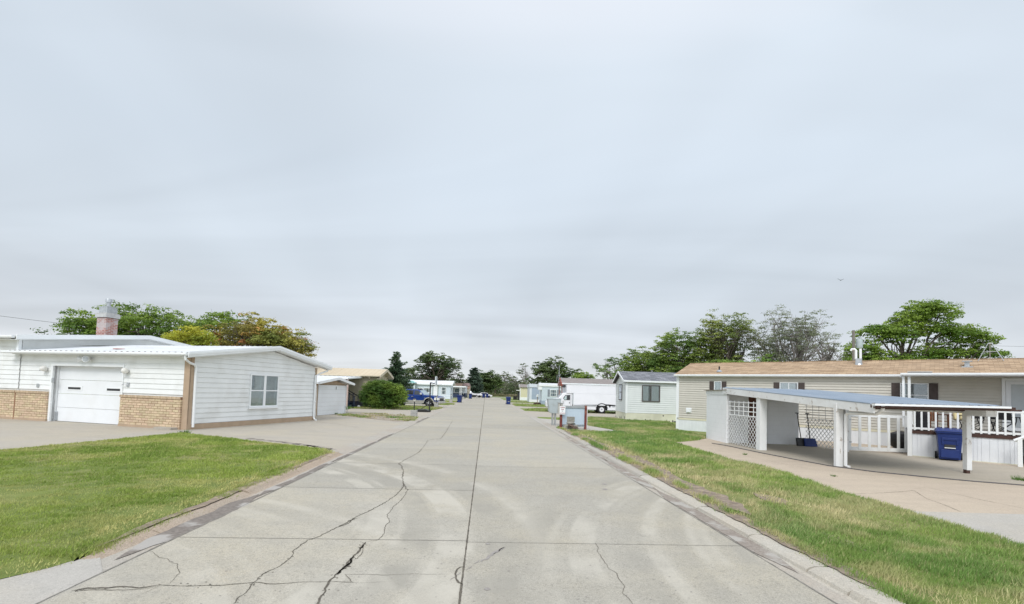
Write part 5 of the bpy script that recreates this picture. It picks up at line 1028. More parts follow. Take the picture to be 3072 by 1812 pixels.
def lattice(name,A,B,z0,z1,m,sp=.20,wd=.023,rag=.05):
    A,B=Vector(cpl((*A,0))),Vector(cpl((*B,0))); L=(B-A).length; d=(B-A).normalized(); nrm=Vector((d.y,-d.x,0)); mb=MB(); rr=random.Random(int(A.x*100)); H=z1-z0
    for sgn in (1,-1):
        k=-H
        while k<L+ (0 if sgn>0 else H):
            # line u=k+v*sgn ... v in 0..H
            k2=k+ (0 if sgn>0 else H); v0,v1=0,H
            if sgn>0: v0=max(0,-k); v1=min(H,L-k)
            else: u0=k2; v0=max(0,u0-L); v1=min(H,u0)
            if v1-v0>.03:
                e=rr.uniform(0,rag); v0-=e*.3*(v0>0); v1+=e*.3
                f=lambda v:(k+v if sgn>0 else k2-v)
                off=nrm*(.004 if sgn>0 else -.004); p=[]
                for v,s in ((v0,-1),(v0,1),(v1,1),(v1,-1)): uu=f(v)+s*wd*.7; p.append(A+d*uu+Vector((0,0,z0+v))+off)
                q=[x+nrm*.006*sgn for x in p]; mb.add(p+q,[(0,1,2,3),(7,6,5,4),(0,4,5,1),(1,5,6,2),(2,6,7,3),(3,7,4,0)])
            k+=sp
    return mb.build(name,m,cp)
def trellis(name,A,B,z0,z1,nh,nv,m,wd=.022):
    A,B=Vector(cpl((*A,0))),Vector(cpl((*B,0))); mb=MB()
    for i in range(nh): z=z0+(z1-z0)*i/(nh-1); mb.tube([A+Vector((0,0,z)),B+Vector((0,0,z))],wd*.5,4)
    for i in range(nv): t=(i+.3)/nv; p=A.lerp(B,t); mb.tube([p+Vector((0,0,z0-.02)),p+Vector((0,0,z1+.06))],wd*.5,4)
    return mb.build(name,m,cp)
lattice('lattice_panel',(9.17,20.45),(9.30,18.10),.03,1.20,M['white']); trellis('trellis',(9.18,20.40),(9.31,18.30),1.22,1.74,4,6,M['white'],.035)
lattice('lattice_panel',(12.55,20.6),(12.80,18.6),.03,1.15,M['white']); trellis('trellis',(12.5,20.6),(12.8,18.6),1.15,1.85,5,6,M['galv'],.02)
# block storage shed at the far end of the carport
bsd=thing('storage_shed','white painted block storage shed closing the far end of the carport','shed',(9.14,22.6,0),0)
def sb(name,x0,x1,y0,y1,z0,z1,m=None,par=bsd): return MB().box(x0-9.14,x1-9.14,y0-22.6,y1-22.6,z0,z1).build(name,m or blockw,par)
blockw=mat('white_painted_block',(.86,.87,.88),(.82,.83,.84),1.2,.7,bump=.25,bsc=12,stain=(.6,.6,.58,.2),stsc=1,brick=dict(plane='xz',w=.4,h=.2,m=.006,c1=(1,1,1),c2=(1,1,1),cm=(.93,.93,.93)))
sb('side_wall',9.13,9.25,20.50,22.6,0,2.02); sb('front_wall',9.25,10.14,20.72,20.86,0,2.15); sb('front_wall',10.86,12.30,20.70,20.84,0,2.15); sb('side_wall',12.18,12.30,20.84,22.6,0,2.1); sb('rear_wall',9.25,12.18,22.48,22.6,0,2.2)
dd=sb('door',10.2,10.8,20.80,20.84,.02,2.05,M['browndoor']); sb('frame',10.08,10.14,20.66,20.72,0,2.1,M['white'],bsd); sb('frame',10.86,10.92,20.64,20.70,0,2.1,M['white'],bsd)
sb('lintel',10.14,10.86,20.70,20.86,2.05,2.15,M['white'])
mb=MB()
for i in range(14): mb.box(-.03,-.01,-2.12+i*.155,-2.12+i*.155+.145,2.03,2.235)
mb.build('fascia_boards',M['white'],bsd)
MB().add([(-.10,-2.2,2.26),(3.3,-2.2,2.26),(3.3,.15,2.33),(-.10,.15,2.24),(-.10,-2.2,2.24),(3.3,-2.2,2.24),(3.3,.15,2.31),(-.10,.15,2.22)],[(0,1,2,3),(7,6,5,4),(0,4,5,1),(1,5,6,2),(2,6,7,3),(3,7,4,0)]).build('roof',M['shingled'],bsd)
# scoops leaning in the corner
def shovel(x,y,z1,m,label,rz):
    t=thing('snow_shovel',label,'shovel',(x,y,0),rz,'shovels leaning in the carport corner')
    MB().tube([(0,0,.22),(.02,.28,1.35)],.018,6).build('handle',M['blackm'],t); mb=MB(); mb.add([(-.24,-.14,.02),(.24,-.14,.02),(.22,.02,.34),(-.22,.02,.34),(-.24,-.02,.02),(.24,-.02,.02),(.22,.06,.34),(-.22,.06,.34)],[(0,1,2,3),(7,6,5,4),(0,4,5,1),(1,5,6,2),(2,6,7,3),(3,7,4,0)]); mb.build('scoop',m,t); MB().tube([(-.06,.28,1.36),(.10,.28,1.36)],.02,6).build('grip',M['blackm'],t)
shovel(12.12,20.2,1,M['black'],'black scoop leaning against the white block wall',R(8)); shovel(12.42,20.1,1,M['binblue'],'blue scoop leaning beside the black one under the lattice',R(-6))
# picket gate
gt=thing('gate','white picket gate between the carport and the deck','gate',(12.95,18.62,0),math.atan2(-.24,2.07))
MB().box(0,2.08,-.03,.01,1.34,1.44).build('top_rail',M['white'],gt); MB().box(0,2.08,-.03,.01,.06,.20).build('bottom_rail',M['white'],gt)
for i,x in enumerate((.0,.36,.70,1.04,1.38,1.72,1.98)): MB().box(x,x+.10,-.045,-.03,.10,1.42).build('picket',M['white'],gt)
MB().box(2.12,2.22,-.05,.05,0,1.72).build('gate_post',M['white'],gt); MB().lathe([(.05,0),(.05,.03)],(2.28,-.03,.06),10,'y').build('caster',M['rubber'],gt); MB().box(2.02,2.14,-.07,-.045,.96,1.0).build('latch',M['galv'],gt)
for z in (.35,1.2): MB().box(-.06,.12,-.055,-.046,z,z+.05).build('hinge',M['galv'],gt)
kg=thing('kettle_grill','round black covered kettle grill on the ground behind the picket gate','grill',(15.25,18.95,0),0)
MB().lathe([(.14,.10),(.28,.22),(.36,.42),(.36,.52),(.30,.66),(.12,.74),(.0,.75)],(0,0,0),18).build('cover',M['black'],kg,smooth=True)
for a in range(3): MB().tube([(.2*math.cos(a*2.1),.2*math.sin(a*2.1),.2),(.27*math.cos(a*2.1),.27*math.sin(a*2.1),0)],.015,5).build('leg',M['blackm'],kg)
kg.scale=(1.15,1.15,1.1)
# ================================================================ WHEELED BINS
def make_bin(label,loc,rz,grp='blue wheeled bins'):
    t=thing('wheeled_bin',label,'wheeled bin',loc,rz,grp); B=M['binblue']
    mb=MB(); v=lambda w0,d0,z:[(-w0/2,-d0/2,z),(w0/2,-d0/2,z),(w0/2,d0/2,z),(-w0/2,d0/2,z)]
    pts=v(.50,.52,.04)+v(.60,.66,.92)+v(.66,.74,.93)+v(.67,.76,1.0); mb.add(pts,[(3,2,1,0),(12,13,14,15)]+[(r+i,r+(i+1)%4,r+4+(i+1)%4,r+4+i) for r in (0,4,8) for i in range(4)])
    mb.build('body',B,t,bevel=.03)
    mb=MB(); mb.box(-.20,.20,-.338,-.30,.70,.78); mb.box(-.20,-.15,-.33,-.28,.56,.70); mb.box(.15,.20,-.33,-.28,.56,.70); mb.box(-.22,.22,-.315,-.27,.10,.38,inset=.01); mb.build('front_rib',B,t,bevel=.008)
    MB().box(-.13,.13,-.325,-.30,.44,.55).build('grab_pocket',M['dark'],t); MB().box(-.13,.13,-.345,-.325,.425,.45).build('grab_bar',M['whitemetal'],t)
    mb=MB(); mb.add([(-.35,-.40,1.0),(.35,-.40,1.0),(.35,.40,1.0),(-.35,.40,1.0),(-.30,-.34,1.06),(.30,-.34,1.06),(.30,.40,1.10),(-.30,.40,1.10)],[(3,2,1,0),(4,5,6,7),(0,1,5,4),(1,2,6,5),(2,3,7,6),(3,0,4,7)]); mb.build('lid',B,t,bevel=.015)
    MB().tube([(-.28,.44,1.02),(.28,.44,1.02)],.018,6).build('handle',B,t)
    for s in (-1,1): MB().lathe([(.04,0),(.13,0),(.13,.05),(.04,.05)],(.28*s-(0.05 if s<0 else 0),.30,.13),14,'x').build('wheel',M['rubber'],t,smooth=True)
    return t
b0=make_bin('large blue wheeled bin against the white deck skirt by the right carport post',(15.12,16.72,.01),R(-38))
b0.scale=(1.08,1.0,.99)
BX=[((-.38,69.7),R(8),'blue wheeled bin standing alone on the right edge of the road'),((-7.55,71.2),R(170),'nearest blue wheeled bin on the left of the road, beyond the pickup'),((-8.85,105.5),R(175),'second blue wheeled bin on the left, with a white bag on its lid'),((lx(1454,126),126),R(160),'blue wheeled bin at the far left, left of its neighbour by the white car'),((lx(1464,128),128),R(190),'blue wheeled bin at the far left, open lid, nearest the road end')]
for p,a,l in BX: dup(b0,(*p,.01),a,l,scale=(1,1,1))
bg_=MB().lathe([(.0,0),(.20,.05),(.26,.25),(.16,.45),(.05,.58),(.0,.6)],(0,0,0),12).build('rubbish_bag',M['whitemetal'],smooth=True); bg_.location=(-8.85,105.5,1.12); tag(bg_,'white rubbish bag on top of the second bin on the left','bag')
# ================================================================ GREY SHINGLED HOME
gh=thing('mobile_home','pale sided mobile home with grey shingle gable roof and cream skirting','mobile home',(8.52,35.88,0),R(-2.4))
mb=MB(); lap(mb,0,14,.58,3.0,.155,d=.026,g=.024); mb.build('front_wall',M['vinylw'],gh)
G3=Matrix.Rotation(R(-90),4,'Z')   # gable facing -x
mb=MB(); lap(mb,-4.25,0,.58,3.66,.155,d=.026,g=.024,xr=gablexr(-4.25,0,3.0,3.0,-2.12,3.66)); mb.v=[tuple(G3@Vector(p)) for p in mb.v]; mb.build('gable_wall',M['vinylw'],gh)
MB().box(.03,14,.03,4.2,.1,3.0).build('wall_core',M['vinylw'],gh)
MB().box(-.035,.10,-.035,.09,.55,3.0).build('corner_trim',M['whitemetal'],gh); MB().box(-.035,.06,4.17,4.28,.55,3.0).build('corner_trim',M['whitemetal'],gh)
mb=MB(); mb.box(-.005,14,-.005,4.25,0,.58)
for i in range(90): mb.box(i*.15,i*.15+.12,-.014,-.005,0,.57)
for i in range(28): mb.box(-.014,-.005,i*.15,i*.15+.12,0,.57)
mb.build('skirting',M['cream'],gh)
roofslab('roof',[(-.28,-.22,3.0),(14,-.22,3.0),(14,2.12,3.76),(-.28,2.12,3.76)],.06,M['shingleg'],gh); roofslab('roof',[(14,4.47,3.0),(-.28,4.47,3.0),(-.28,2.13,3.76),(14,2.13,3.76)],.06,M['shingleg'],gh)
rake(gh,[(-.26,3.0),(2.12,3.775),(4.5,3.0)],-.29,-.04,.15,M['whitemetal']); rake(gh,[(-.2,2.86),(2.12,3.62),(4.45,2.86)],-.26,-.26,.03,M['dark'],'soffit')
MB().box(-.3,14,-.26,-.22,2.87,2.99).build('fascia',M['whitemetal'],gh)
w1=window(gh,1.20,2.42,1.50,2.62,-.02,fm=M['shutter'],cols=2,rows=1,fw=.05,curpat=((0,.35),(.52,.96)))
window(gh,-2.65,-1.55,1.55,2.66,-.022,fm=M['shutter'],cols=2,rows=2,fw=.06,mtx=G3,curpat=((0,.3),(.6,.9)))
mb=MB(); rr=random.Random(8)
for i in range(30):
    x=rr.uniform(-.1,3.6); z=rr.uniform(.06,.18); mb.box(x,x+rr.uniform(.02,.09),-.022,-.0145,0,z)
for i in range(10):
    x=rr.uniform(.2,4.1); z=rr.uniform(.06,.3); mb.box(-.024,-.0145,x,x+rr.uniform(.03,.12),0,z)
mb.build('rot_holes',M['dark'],gh); MB().box(2.70,2.78,-.02,-.0145,.40,.50).build('vent_hole',M['dark'],gh)
MB().box(-.08,.02,-.06,-.03,3.1,3.12).build('x',M['white'],gh) if 0 else None
# ================================================================ RED TRIMMED HOME BEHIND THE TRUCK
rh=thing('mobile_home','white mobile home with brown grey roof and red gable trim behind the white truck','mobile home',(5.5,53,0),R(-1))
MB().box(.3,13,0,4.3,.0,2.95).prism([(0,2.95),(4.3,2.95),(2.15,3.6)],.3,13,'x').build('wall',M['palewhite'],rh)
roofslab('roof',[(.0,-.3,3.0),(13,-.3,3.0),(13,2.15,3.62),(.0,2.15,3.62)],.06,M['shinglebr'],rh); roofslab('roof',[(13,4.6,3.0),(.0,4.6,3.0),(.0,2.16,3.62),(13,2.16,3.62)],.06,M['shinglebr'],rh)
MB().box(0,13,-.36,-.3,2.86,3.0).build('fascia',M['whitemetal'],rh)
red=mat('barn_red_paint',(.36,.09,.06),(.30,.075,.05),4,.6)
rake(rh,[(-.34,3.0),(2.15,3.66),(4.65,3.0)],-.02,.06,.30,red); MB().prism([(-.3,2.7),(4.6,2.7),(4.6,2.95),(2.15,3.58),(-.3,2.95)],-.02,.28,'x').build('gable_end',red,rh)
MB().box(.0,.14,-.25,-.12,0,2.75).box(.0,.14,4.2,4.4,0,2.75).build('porch_post',red,rh); MB().box(.6,1.6,-.05,-.01,2.66,2.84).build('name_board',red,rh); MB().box(.05,.28,.0,.3,0,2.7).build('corner_panel',M['whitemetal'],rh)
window(rh,3.2,4.4,1.4,2.3,-.0,cols=2,rows=1,fw=.08)
am=thing('antenna_mast','thin white antenna mast beside the red trimmed home','antenna mast',(5.3,54.2,0),0); MB().tube([(0,0,0),(0,0,5.0)],[.05,.03],6).build('pole',M['galv'],am); MB().tube([(-.25,0,3.2),(-.2,0,3.9)],.02,5).build('element',M['galv'],am); MB().tube([(.0,0,3.1),(.28,0,3.25),(.3,0,3.7)],.02,5).build('element',M['galv'],am)
# ================================================================ FAR HOMES ON THE RIGHT
lb=thing('mobile_home','pale ice blue mobile home with flat roof edge and grey shutters','mobile home',(4.72,74.8,0),R(1))
MB().box(0,10,0,4,.62,2.80).build('wall',M['iceblue'],lb); MB().box(-.5,10.1,-.12,4.1,2.80,3.12).build('roof_edge',M['whitemetal'],lb,bevel=.04); MB().box(-.05,10,-.03,4.02,0,.62).build('skirting',M['bluegrey'],lb); MB().box(-.55,0,-.05,2,2.3,2.80).build('side_canopy',M['whitemetal'],lb)
MB().prism([(-.12,3.12),(4.1,3.12),(2,3.38)],-.4,10,'x').build('roof',M['roofwhite'],lb)
window(lb,1.35,2.25,1.36,2.30,0,cols=1,rows=2,fw=.08,shut=.36,shm=mat('grey_shutter',(.30,.33,.37),(.26,.29,.33),6,.6)); window(lb,2.62,3.5,1.36,2.30,0,cols=2,rows=2,fw=.08)
bgh=thing('mobile_home','white framed home with blue grey end panel beyond the ice blue home','mobile home',(3.30,87,0),R(1))
MB().box(0,6,0,8,.0,2.75).build('wall',M['palewhite'],bgh); MB().box(.4,1.75,-.04,.0,.6,2.72).build('end_panel',M['bluegrey'],bgh); MB().box(-.1,6.1,-.15,8,2.75,3.35).build('roof_edge',M['palewhite'],bgh); MB().box(-.03,2.2,-.05,0,.0,.55).build('skirting',M['whitemetal'],bgh)
yh=thing('mobile_home','pale yellow mobile home with brown grey roof, farthest on the right','mobile home',(1.95,108,0),R(1))
MB().box(0,8,0,4.5,.65,2.95).build('wall',M['yellow'],yh); roofslab('roof',[(-.2,-.3,2.95),(8,-.3,2.95),(8,2.2,3.6),(-.2,2.2,3.6)],.08,M['shinglebr'],yh); roofslab('roof',[(8,4.8,2.95),(-.2,4.8,2.95),(-.2,2.21,3.6),(8,2.21,3.6)],.08,M['shinglebr'],yh); MB().box(-.03,8,-.04,4.5,0,.66).build('skirting',M['whitemetal'],yh); MB().box(-.04,.12,-.06,0,.6,2.95).build('corner_trim',M['whitemetal'],yh)
rake(yh,[(-.32,2.97),(2.2,3.64),(4.8,2.97)],-.22,-.05,.2,M['whitemetal']); MB().box(-.8,-.03,.5,2.5,2.1,2.25).build('side_awning',M['whitemetal'],yh); MB().box(-.5,-.05,1,2.2,0,1.9).build('side_door',M['dark'],yh)
ub=MB().box(-.45,.45,-.3,.3,0,.75).box(-.5,.5,-.34,.34,.75,.82).build('utility_box',M['black']); ub.location=(lx(1548,112),112,0); tag(ub,'black box on the far lawn left of the pale yellow home','utility box')
# ================================================================ VEHICLES
def wheel(parent,x,y,r,wd,side,style='spoke',rim=.60):
    """axle along y, outer face towards -y when side=-1"""
    t=MB(); w2=wd/2; t.lathe([(r*.56,-w2*.6),(r*.60,-w2),(r*.86,-w2),(r*.97,-w2*.75),(r,-w2*.3),(r,w2*.3),(r*.97,w2*.75),(r*.86,w2),(r*.60,w2),(r*.56,w2*.6),(r*.56,-w2*.6)],(x,y,r),28,'y',cap=False); tw_=t.build('wheel',M['rubber'],parent,smooth=True)
    q=MB(); yo=y+side*w2*.55; q.lathe([(r*rim*1.02,side*w2*.5),(r*rim,side*w2*.42),(r*rim*.9,0),(r*rim*.88,-side*w2*.2)],(x,yo-side*w2*.1,r),24,'y',cap=False); q.build('rim',M['chrome'] if style=='spoke' else M['carwhite'],tw_,smooth=True)
    MB().lathe([(r*rim*.9,0),(r*rim*.9,.01)],(x,yo-side*.08,r),20,'y').build('hub_back',M['dark'],tw_)
    q=MB()
    if style=='spoke':
        for k in range(5):
            a=2*PI*k/5+.3; c,s=math.cos(a),math.sin(a)
            for da in (-.13,.13): q.tube([(x+.12*r*c,yo+side*.03,r+.12*r*s),(x+r*rim*.93*math.cos(a+da),yo+side*.02,r+r*rim*.93*math.sin(a+da))],[.035*r/.4,.028*r/.4],5)
        q.lathe([(.16*r,0),(.15*r,side*.05),(.0,side*.06)],(x,yo,r),12,'y')
        q.build('spokes',M['chrome'],tw_,smooth=True)
    else:
        q.lathe([(r*rim*.95,side*.03),(r*rim*.62,-side*.02),(r*rim*.45,-side*.03)],(x,yo,r),20,'y'); q.build('dish',M['carwhite'],tw_,smooth=True)
        MB().lathe([(.30*r,-side*.03),(.22*r,side*.03),(.0,side*.04)],(x,yo,r),12,'y').build('hub',M['galv'],tw_,smooth=True)
def arc(cx,cz,r,a0,a1,n=10): return [(cx+r*math.cos(R(a0+(a1-a0)*i/n)),cz+r*math.sin(R(a0+(a1-a0)*i/n))) for i in range(n+1)]
pk=thing('pickup_truck','blue crew cab pickup with silver lower trim parked by the shrub','pickup truck',(-8.17,50.25,.008),math.atan2(-.75,3.64)*1.0)   # x forward (to the right), origin under the front wheel
WR=.40; XR=-3.68; Wd=1.0
def body(pts,hw,z_in=0,name='body',m=None,par=pk,bev=.05,nar=None):
    mb=MB(); mb.prism(pts,-hw,hw); return mb.build(name,m or M['carblue'],par,smooth=True,bevel=bev)
low=[(.98,.42),(1.02,.62),(1.0,.98),(.90,1.12),(.35,1.20),(-.55,1.24),(-2.75,1.22),(-2.80,1.24),(-4.80,1.26),(-4.86,1.2),(-4.86,.55),(-4.70,.48)]+arc(XR,.45,.50,180,0)[::1]+[(-3.1,.42),(-.55,.42)]+arc(0,.45,.50,180,0)+[(.55,.40)]
b_=body(low,Wd,name='body')
cab=[(-.50,1.22),(-1.15,1.74),(-1.40,1.80),(-2.55,1.82),(-2.82,1.74),(-2.86,1.22)]
mb=MB(); n=len(cab); yb,yt=.96,.76
vs=[]
for s in (-1,1):
    for x,z in cab: f=(z-1.22)/.6; vs.append((x,s*(yb+(yt-yb)*f),z))
mb.add(vs,[tuple(range(n)),tuple(range(2*n-1,n-1,-1))]+[(i,i+n,(i+1)%n+n,(i+1)%n) for i in range(n)]); cb_=mb.build('cab',M['carblue'],pk,smooth=True,bevel=.03)
def sidepane(name,P,s,m=M['tint'],o=.012,par=cb_):
    v=[(x,s*(yb+(yt-yb)*(z-1.22)/.6+o),z) for x,z in P]; v2=[(a,b-s*.03,c) for a,b,c in v]; k=len(P); MB().add(v+v2,[tuple(range(k)),tuple(range(2*k-1,k-1,-1))]+[(i,i+k,(i+1)%k+k,(i+1)%k) for i in range(k)]).build(name,m,par)
for s in (-1,1):
    sidepane('window',[(-.72,1.27),(-1.20,1.66),(-1.62,1.70),(-1.62,1.27)],s); sidepane('window',[(-1.74,1.27),(-1.74,1.70),(-2.52,1.70),(-2.60,1.27)],s)
MB().add([(-.53,-.84,1.27),(-.53,.84,1.27),(-1.12,.72,1.72),(-1.12,-.72,1.72),(-.56,-.84,1.25),(-.56,.84,1.25),(-1.15,.72,1.70),(-1.15,-.72,1.70)],[(0,1,2,3),(7,6,5,4),(0,4,5,1),(1,5,6,2),(2,6,7,3),(3,7,4,0)]).build('windscreen',mat('windscreen_glass',(.25,.33,.36),(.3,.38,.4),1,.05,spec=.8),cb_)
MB().box(-1.50,-1.15,-.42,.42,1.81,1.87,inset=.03).build('roof_visor',M['black'],cb_)
for s in (-1,1):
    y=s*(Wd+.012)
    mb=MB(); a,b=sorted((y-.012*s,y+.008*s)); mb.box(-3.12,-.56,a,b,.40,.70); mb.box(-4.84,-4.24,a,b,.46,.70); mb.box(.54,.98,a,b,.40,.62); mb.build('lower_trim',M['carsilver'],pk)
    MB().box(-3.1,-.56,*sorted((y-.012*s,y+.016*s)),.67,.69).build('trim_strip',M['chrome'],pk)
    for cx in (0,XR):
        o_=arc(cx,.45,.60,180,0); i_=arc(cx,.45,.50,180,0); mb=MB(); k=len(o_); v=[(p[0],y+.02*s,p[1]) for p in o_]+[(p[0],y+.02*s,p[1]) for p in i_]; v+=[(a,b-.06*s,c) for a,b,c in v]
        mb.add(v,[(i,i+1,k+i+1,k+i) for i in range(k-1)]+[(i,i+1,2*k+i+1,2*k+i) for i in range(k-1)]+[(k+i,k+i+1,3*k+i+1,3*k+i) for i in range(k-1)]); mb.build('wheel_flare',M['carsilver'],pk)
    for x in (-1.90,-2.86): MB().box(x,x+.20,*sorted((y-.01*s,y+.03*s)),1.05,1.09).build('door_handle',M['chrome'],pk)
    mb=MB()
    for x in (-.62,-1.68,-2.78,-3.08+.0): mb.box(x-.006,x+.006,*sorted((y-.012*s,y+.002*s)),.70,1.2)
    mb.build('door_seam',M['dark'],pk)
    mr_=MB().box(-.92,-.74,*sorted((s*1.0,s*1.20)),1.28,1.48,inset=.02).build('mirror',M['chrome'],pk,bevel=.02)
    MB().box(.58,1.035,*sorted((s*.60,s*(Wd+.035))),.76,1.02,inset=.02).build('headlight',M['lamp'],pk)
    MB().box(-3.0,-.7,*sorted((s*.9,s*1.06)),.33,.38).build('running_board',M['chrome'],pk)
    for cx in (0,XR): wheel(pk,cx,s*(Wd-.13),WR,.28,s)
    MB().box(-.50,-.22,*sorted((y-.01*s,y+.006*s)),.92,.955).build('badge',M['chrome'],pk)
MB().box(.96,1.04,-.60,.60,.66,1.0).build('grille',M['black'],pk); MB().box(.90,1.14,-.98,.98,.44,.66,inset=.02).build('bumper',M['carsilver'],pk,bevel=.03); MB().box(-4.98,-4.8,-.95,.95,.48,.66).build('bumper',M['chrome'],pk,bevel=.03)
MB().box(-3.9,.2,-.85,.85,.30,.46).build('chassis',M['dark'],pk)
MB().box(1.02,1.06,-.64,.64,.96,1.06).build('grille_surround',M['chrome'],pk)
# ---------------------------------------------------------------- box truck (x=0 at the front of the attic, cab to the left)
bt=thing('box_truck','white cutaway box truck parked on the far driveway','box truck',(5.42,47.4,0),0)
MB().box(0,6.6,0,2.3,1.9,2.72).box(.68,6.6,0,2.3,.78,1.9).build('cargo_box',M['carwhite'],bt,bevel=.02)
MB().box(.62,.68,-.005,2.3,.78,1.95).build('box_corner',M['boxgrey'],bt); MB().box(.05,6.6,-.012,0,2.68,2.735).build('roof_rail',M['whitemetal'],bt)
mb=MB(); mb.prism([(.68,.36),(2.90,.36),(2.95,.60)]+arc(3.48,.42,.53,160,20,8)+[(4.0,.6),(4.05,.36),(6.6,.36),(6.6,.78),(.68,.78)],-.01,.03); mb.build('side_skirt',M['carwhite'],bt)
mb=MB(); mb.box(.75,2.9,-.05,-.01,.70,.76); mb.box(4.45,6.6,-.05,-.01,.70,.76); mb.build('rub_rail',M['galv'],bt)
MB().box(4.18,4.34,-.02,-.005,.64,.80).build('fuel_door',M['dark'],bt); MB().box(.7,6.4,.3,2.0,.30,.75).build('chassis',M['dark'],bt)
mb=MB(); o_=arc(3.48,.42,.60,170,10,10); i_=arc(3.48,.42,.52,170,10,10); k=len(o_); mb.add([(p[0],-.03,p[1]) for p in o_]+[(p[0],-.03,p[1]) for p in i_],[(i,i+1,k+i+1,k+i) for i in range(k-1)]); mb.build('wheel_arch',M['dark'],bt)
cbp=[(.62,.5),(.62,1.90),(-.10,1.93),(-.36,1.86),(-.80,1.38),(-1.75,1.22),(-1.95,.95),(-1.95,.5)]+arc(-1.2,.42,.44,10,170,8)[0:0]
cbt=MB().prism(cbp,.08,2.2).build('cab',M['carwhite'],bt,bevel=.05,smooth=True)
MB().prism([(-.42,1.22),(-.12,1.70),(.36,1.73),(.36,1.22)],.055,.075).build('window',M['tint'],cbt); MB().prism([(-.30,1.26),(-.10,1.62),(.02,1.66),(.02,1.26)],.045,.053).build('window_reflection',mat('pale_reflection',(.40,.50,.50),(.45,.55,.55),2,.1),cbt)  # reflection painted in as a pale panel over the side glass
MB().add([(-.79,.25,1.42),(-.79,2.05,1.42),(-.39,2.0,1.85),(-.39,.3,1.85)],[(0,1,2,3)]).build('windscreen',M['tint'],cbt)
mb=MB(); mb.box(.44,.455,.066,.08,.6,1.80); mb.box(-.55,-.535,.066,.08,.6,1.2); mb.build('door_seam',M['dark'],cbt); MB().box(.28,.34,.05,.08,.90,1.04).build('door_handle',M['black'],cbt)
mb=MB(); mb.tube([(-.30,.08,1.18),(-.34,-.14,1.16)],.015,5); mb.tube([(-.36,-.13,1.14),(-.46,-.05,.78)],.02,5); mb.tube([(-.30,-.13,1.14),(-.18,-.05,.80)],.02,5); mr=mb.build('mirror_arm',M['whitemetal'],bt); MB().box(-.42,-.28,-.18,-.12,1.12,1.34).build('mirror',M['carwhite'],mr)
MB().lathe([(.12,0),(.12,.52),(.14,.53)],(-.22,1.0,1.95),14).build('vent_stack',M['galv'],bt,smooth=True); MB().tube([(-.22,1,2.46),(-.20,1,2.60),(-.02,1,2.66)],[.15,.15,.12],10).build('stack_hood',M['dark'],bt,smooth=True)
for y,s in ((.14,-1),(.42,-1),(2.15,1)): wheel(bt,3.48,y,.40,.24,s,'steel',.56)
wheel(bt,-1.2,.22,.38,.22,-1,'steel',.56); wheel(bt,-1.2,2.05,.38,.22,1,'steel',.56)
# white car and covered shape far away
wcx=thing('parked_car','white car behind the two far bins on the left','car',(lx(1455,131),131,0),R(8))
MB().prism([(-2.1,.3),(2.1,.3),(2.15,.7),(1.3,.85),(.7,1.32),(-.7,1.35),(-1.4,.9),(-2.1,.85)],-.85,.85).build('body',M['carwhite'],wcx,bevel=.06,smooth=True); MB().prism([(1.12,.88),(.66,1.26),(-.66,1.28),(-1.2,.92)],-.865,.865).build('window',M['tint'],wcx)
for a in (-1.3,1.3):
    for s in (-1,1): MB().lathe([(.3,-.1),(.32,0),(.3,.1)],(a,s*.78,.32),16,'y').build('wheel',M['rubber'],wcx)
bo=thing('small_boat','small white boat on a low trailer under the blue green spruce','boat',(lx(1432,128),128,0),R(5))
MB().prism([(-2.2,.7),(1.8,.55),(2.0,1.0),(-.6,1.05),(-1.2,1.3),(-1.5,1.75),(-1.9,1.6),(-2.5,1.2)],-.6,.6).build('hull',M['carwhite'],bo,bevel=.05); MB().box(-2,2.6,-.5,.5,.38,.5).build('trailer_frame',M['blackm'],bo)
for s in (-1,1): MB().lathe([(.28,-.08),(.3,0),(.28,.08)],(0,s*.6,.3),14,'y').build('wheel',M['rubber'],bo)
# ================================================================ KERBSIDE THINGS
def lamp(label,loc,hb=.46,wb=.40,hl=1.16):
    t=thing('yard_lamp',label,'yard lamp',loc,RA,'block based yard lamps along the left kerb')
    mb=MB(); mb.box(-wb/2,wb/2,-wb/2,wb/2,0,hb/2-.004); mb.box(-wb/2+.004,wb/2-.003,-wb/2+.002,wb/2,hb/2+.002,hb); mb.build('block_base',M['block'],t,bevel=.012)
    MB().tube([(0,0,hb),(0,0,hl-.14)],.032,8).build('pole',M['blackm'],t)
    h=MB().lathe([(.035,0),(.09,.10),(.10,.14)],(0,0,hl-.14),8).build('lantern',M['lamp'],t); MB().lathe([(.13,0),(.12,.02),(.04,.06),(.0,.08)],(0,0,hl),8).build('lantern_cap',M['blackm'],h)
    return t
l0=lamp('nearest lamp on a grey block base, beside the bare earth bed',(-6.28,31.55,.03))
dup(l0,(-7.42,48.2,.01),RA,'lamp on a grey block base just right of the pickup bumper'); dup(l0,(-8.42,68.0,.03),RA,'third lamp on a block base, left of the nearest road bin'); dup(l0,(lx(1393,101),101,.01),RA,'far lamp block left of the second bin'); dup(l0,(lx(1433,116),116,.01),RA,'farthest lamp block, under the spruce')
hp=thing('basketball_hoop','black portable basketball hoop standing on the driveway','basketball hoop',(-6.63,39.6,.006),RA)
mb=MB(); mb.prism([(-1.1,.02),(-1.1,.14),(-.95,.22),(-.3,.24),(.02,.12),(.02,.02)],-.38,.38); mb.build('base',M['black'],hp,bevel=.04)
MB().tube([(0,0,.08),(0,0,2.42)],.055,8).build('pole',M['blackm'],hp); MB().tube([(-.75,0,.2),(0,0,.72)],.025,6).build('strut',M['blackm'],hp)
mb=MB(); mb.tube([(0,0,2.42),(.42,0,2.32)],.03,6); mb.tube([(0,0,2.1),(.42,0,2.2)],.03,6); mb.tube([(0,0,2.42),(.18,0,2.28),(.42,0,2.45)],.02,6); mb.build('arm',M['blackm'],hp)
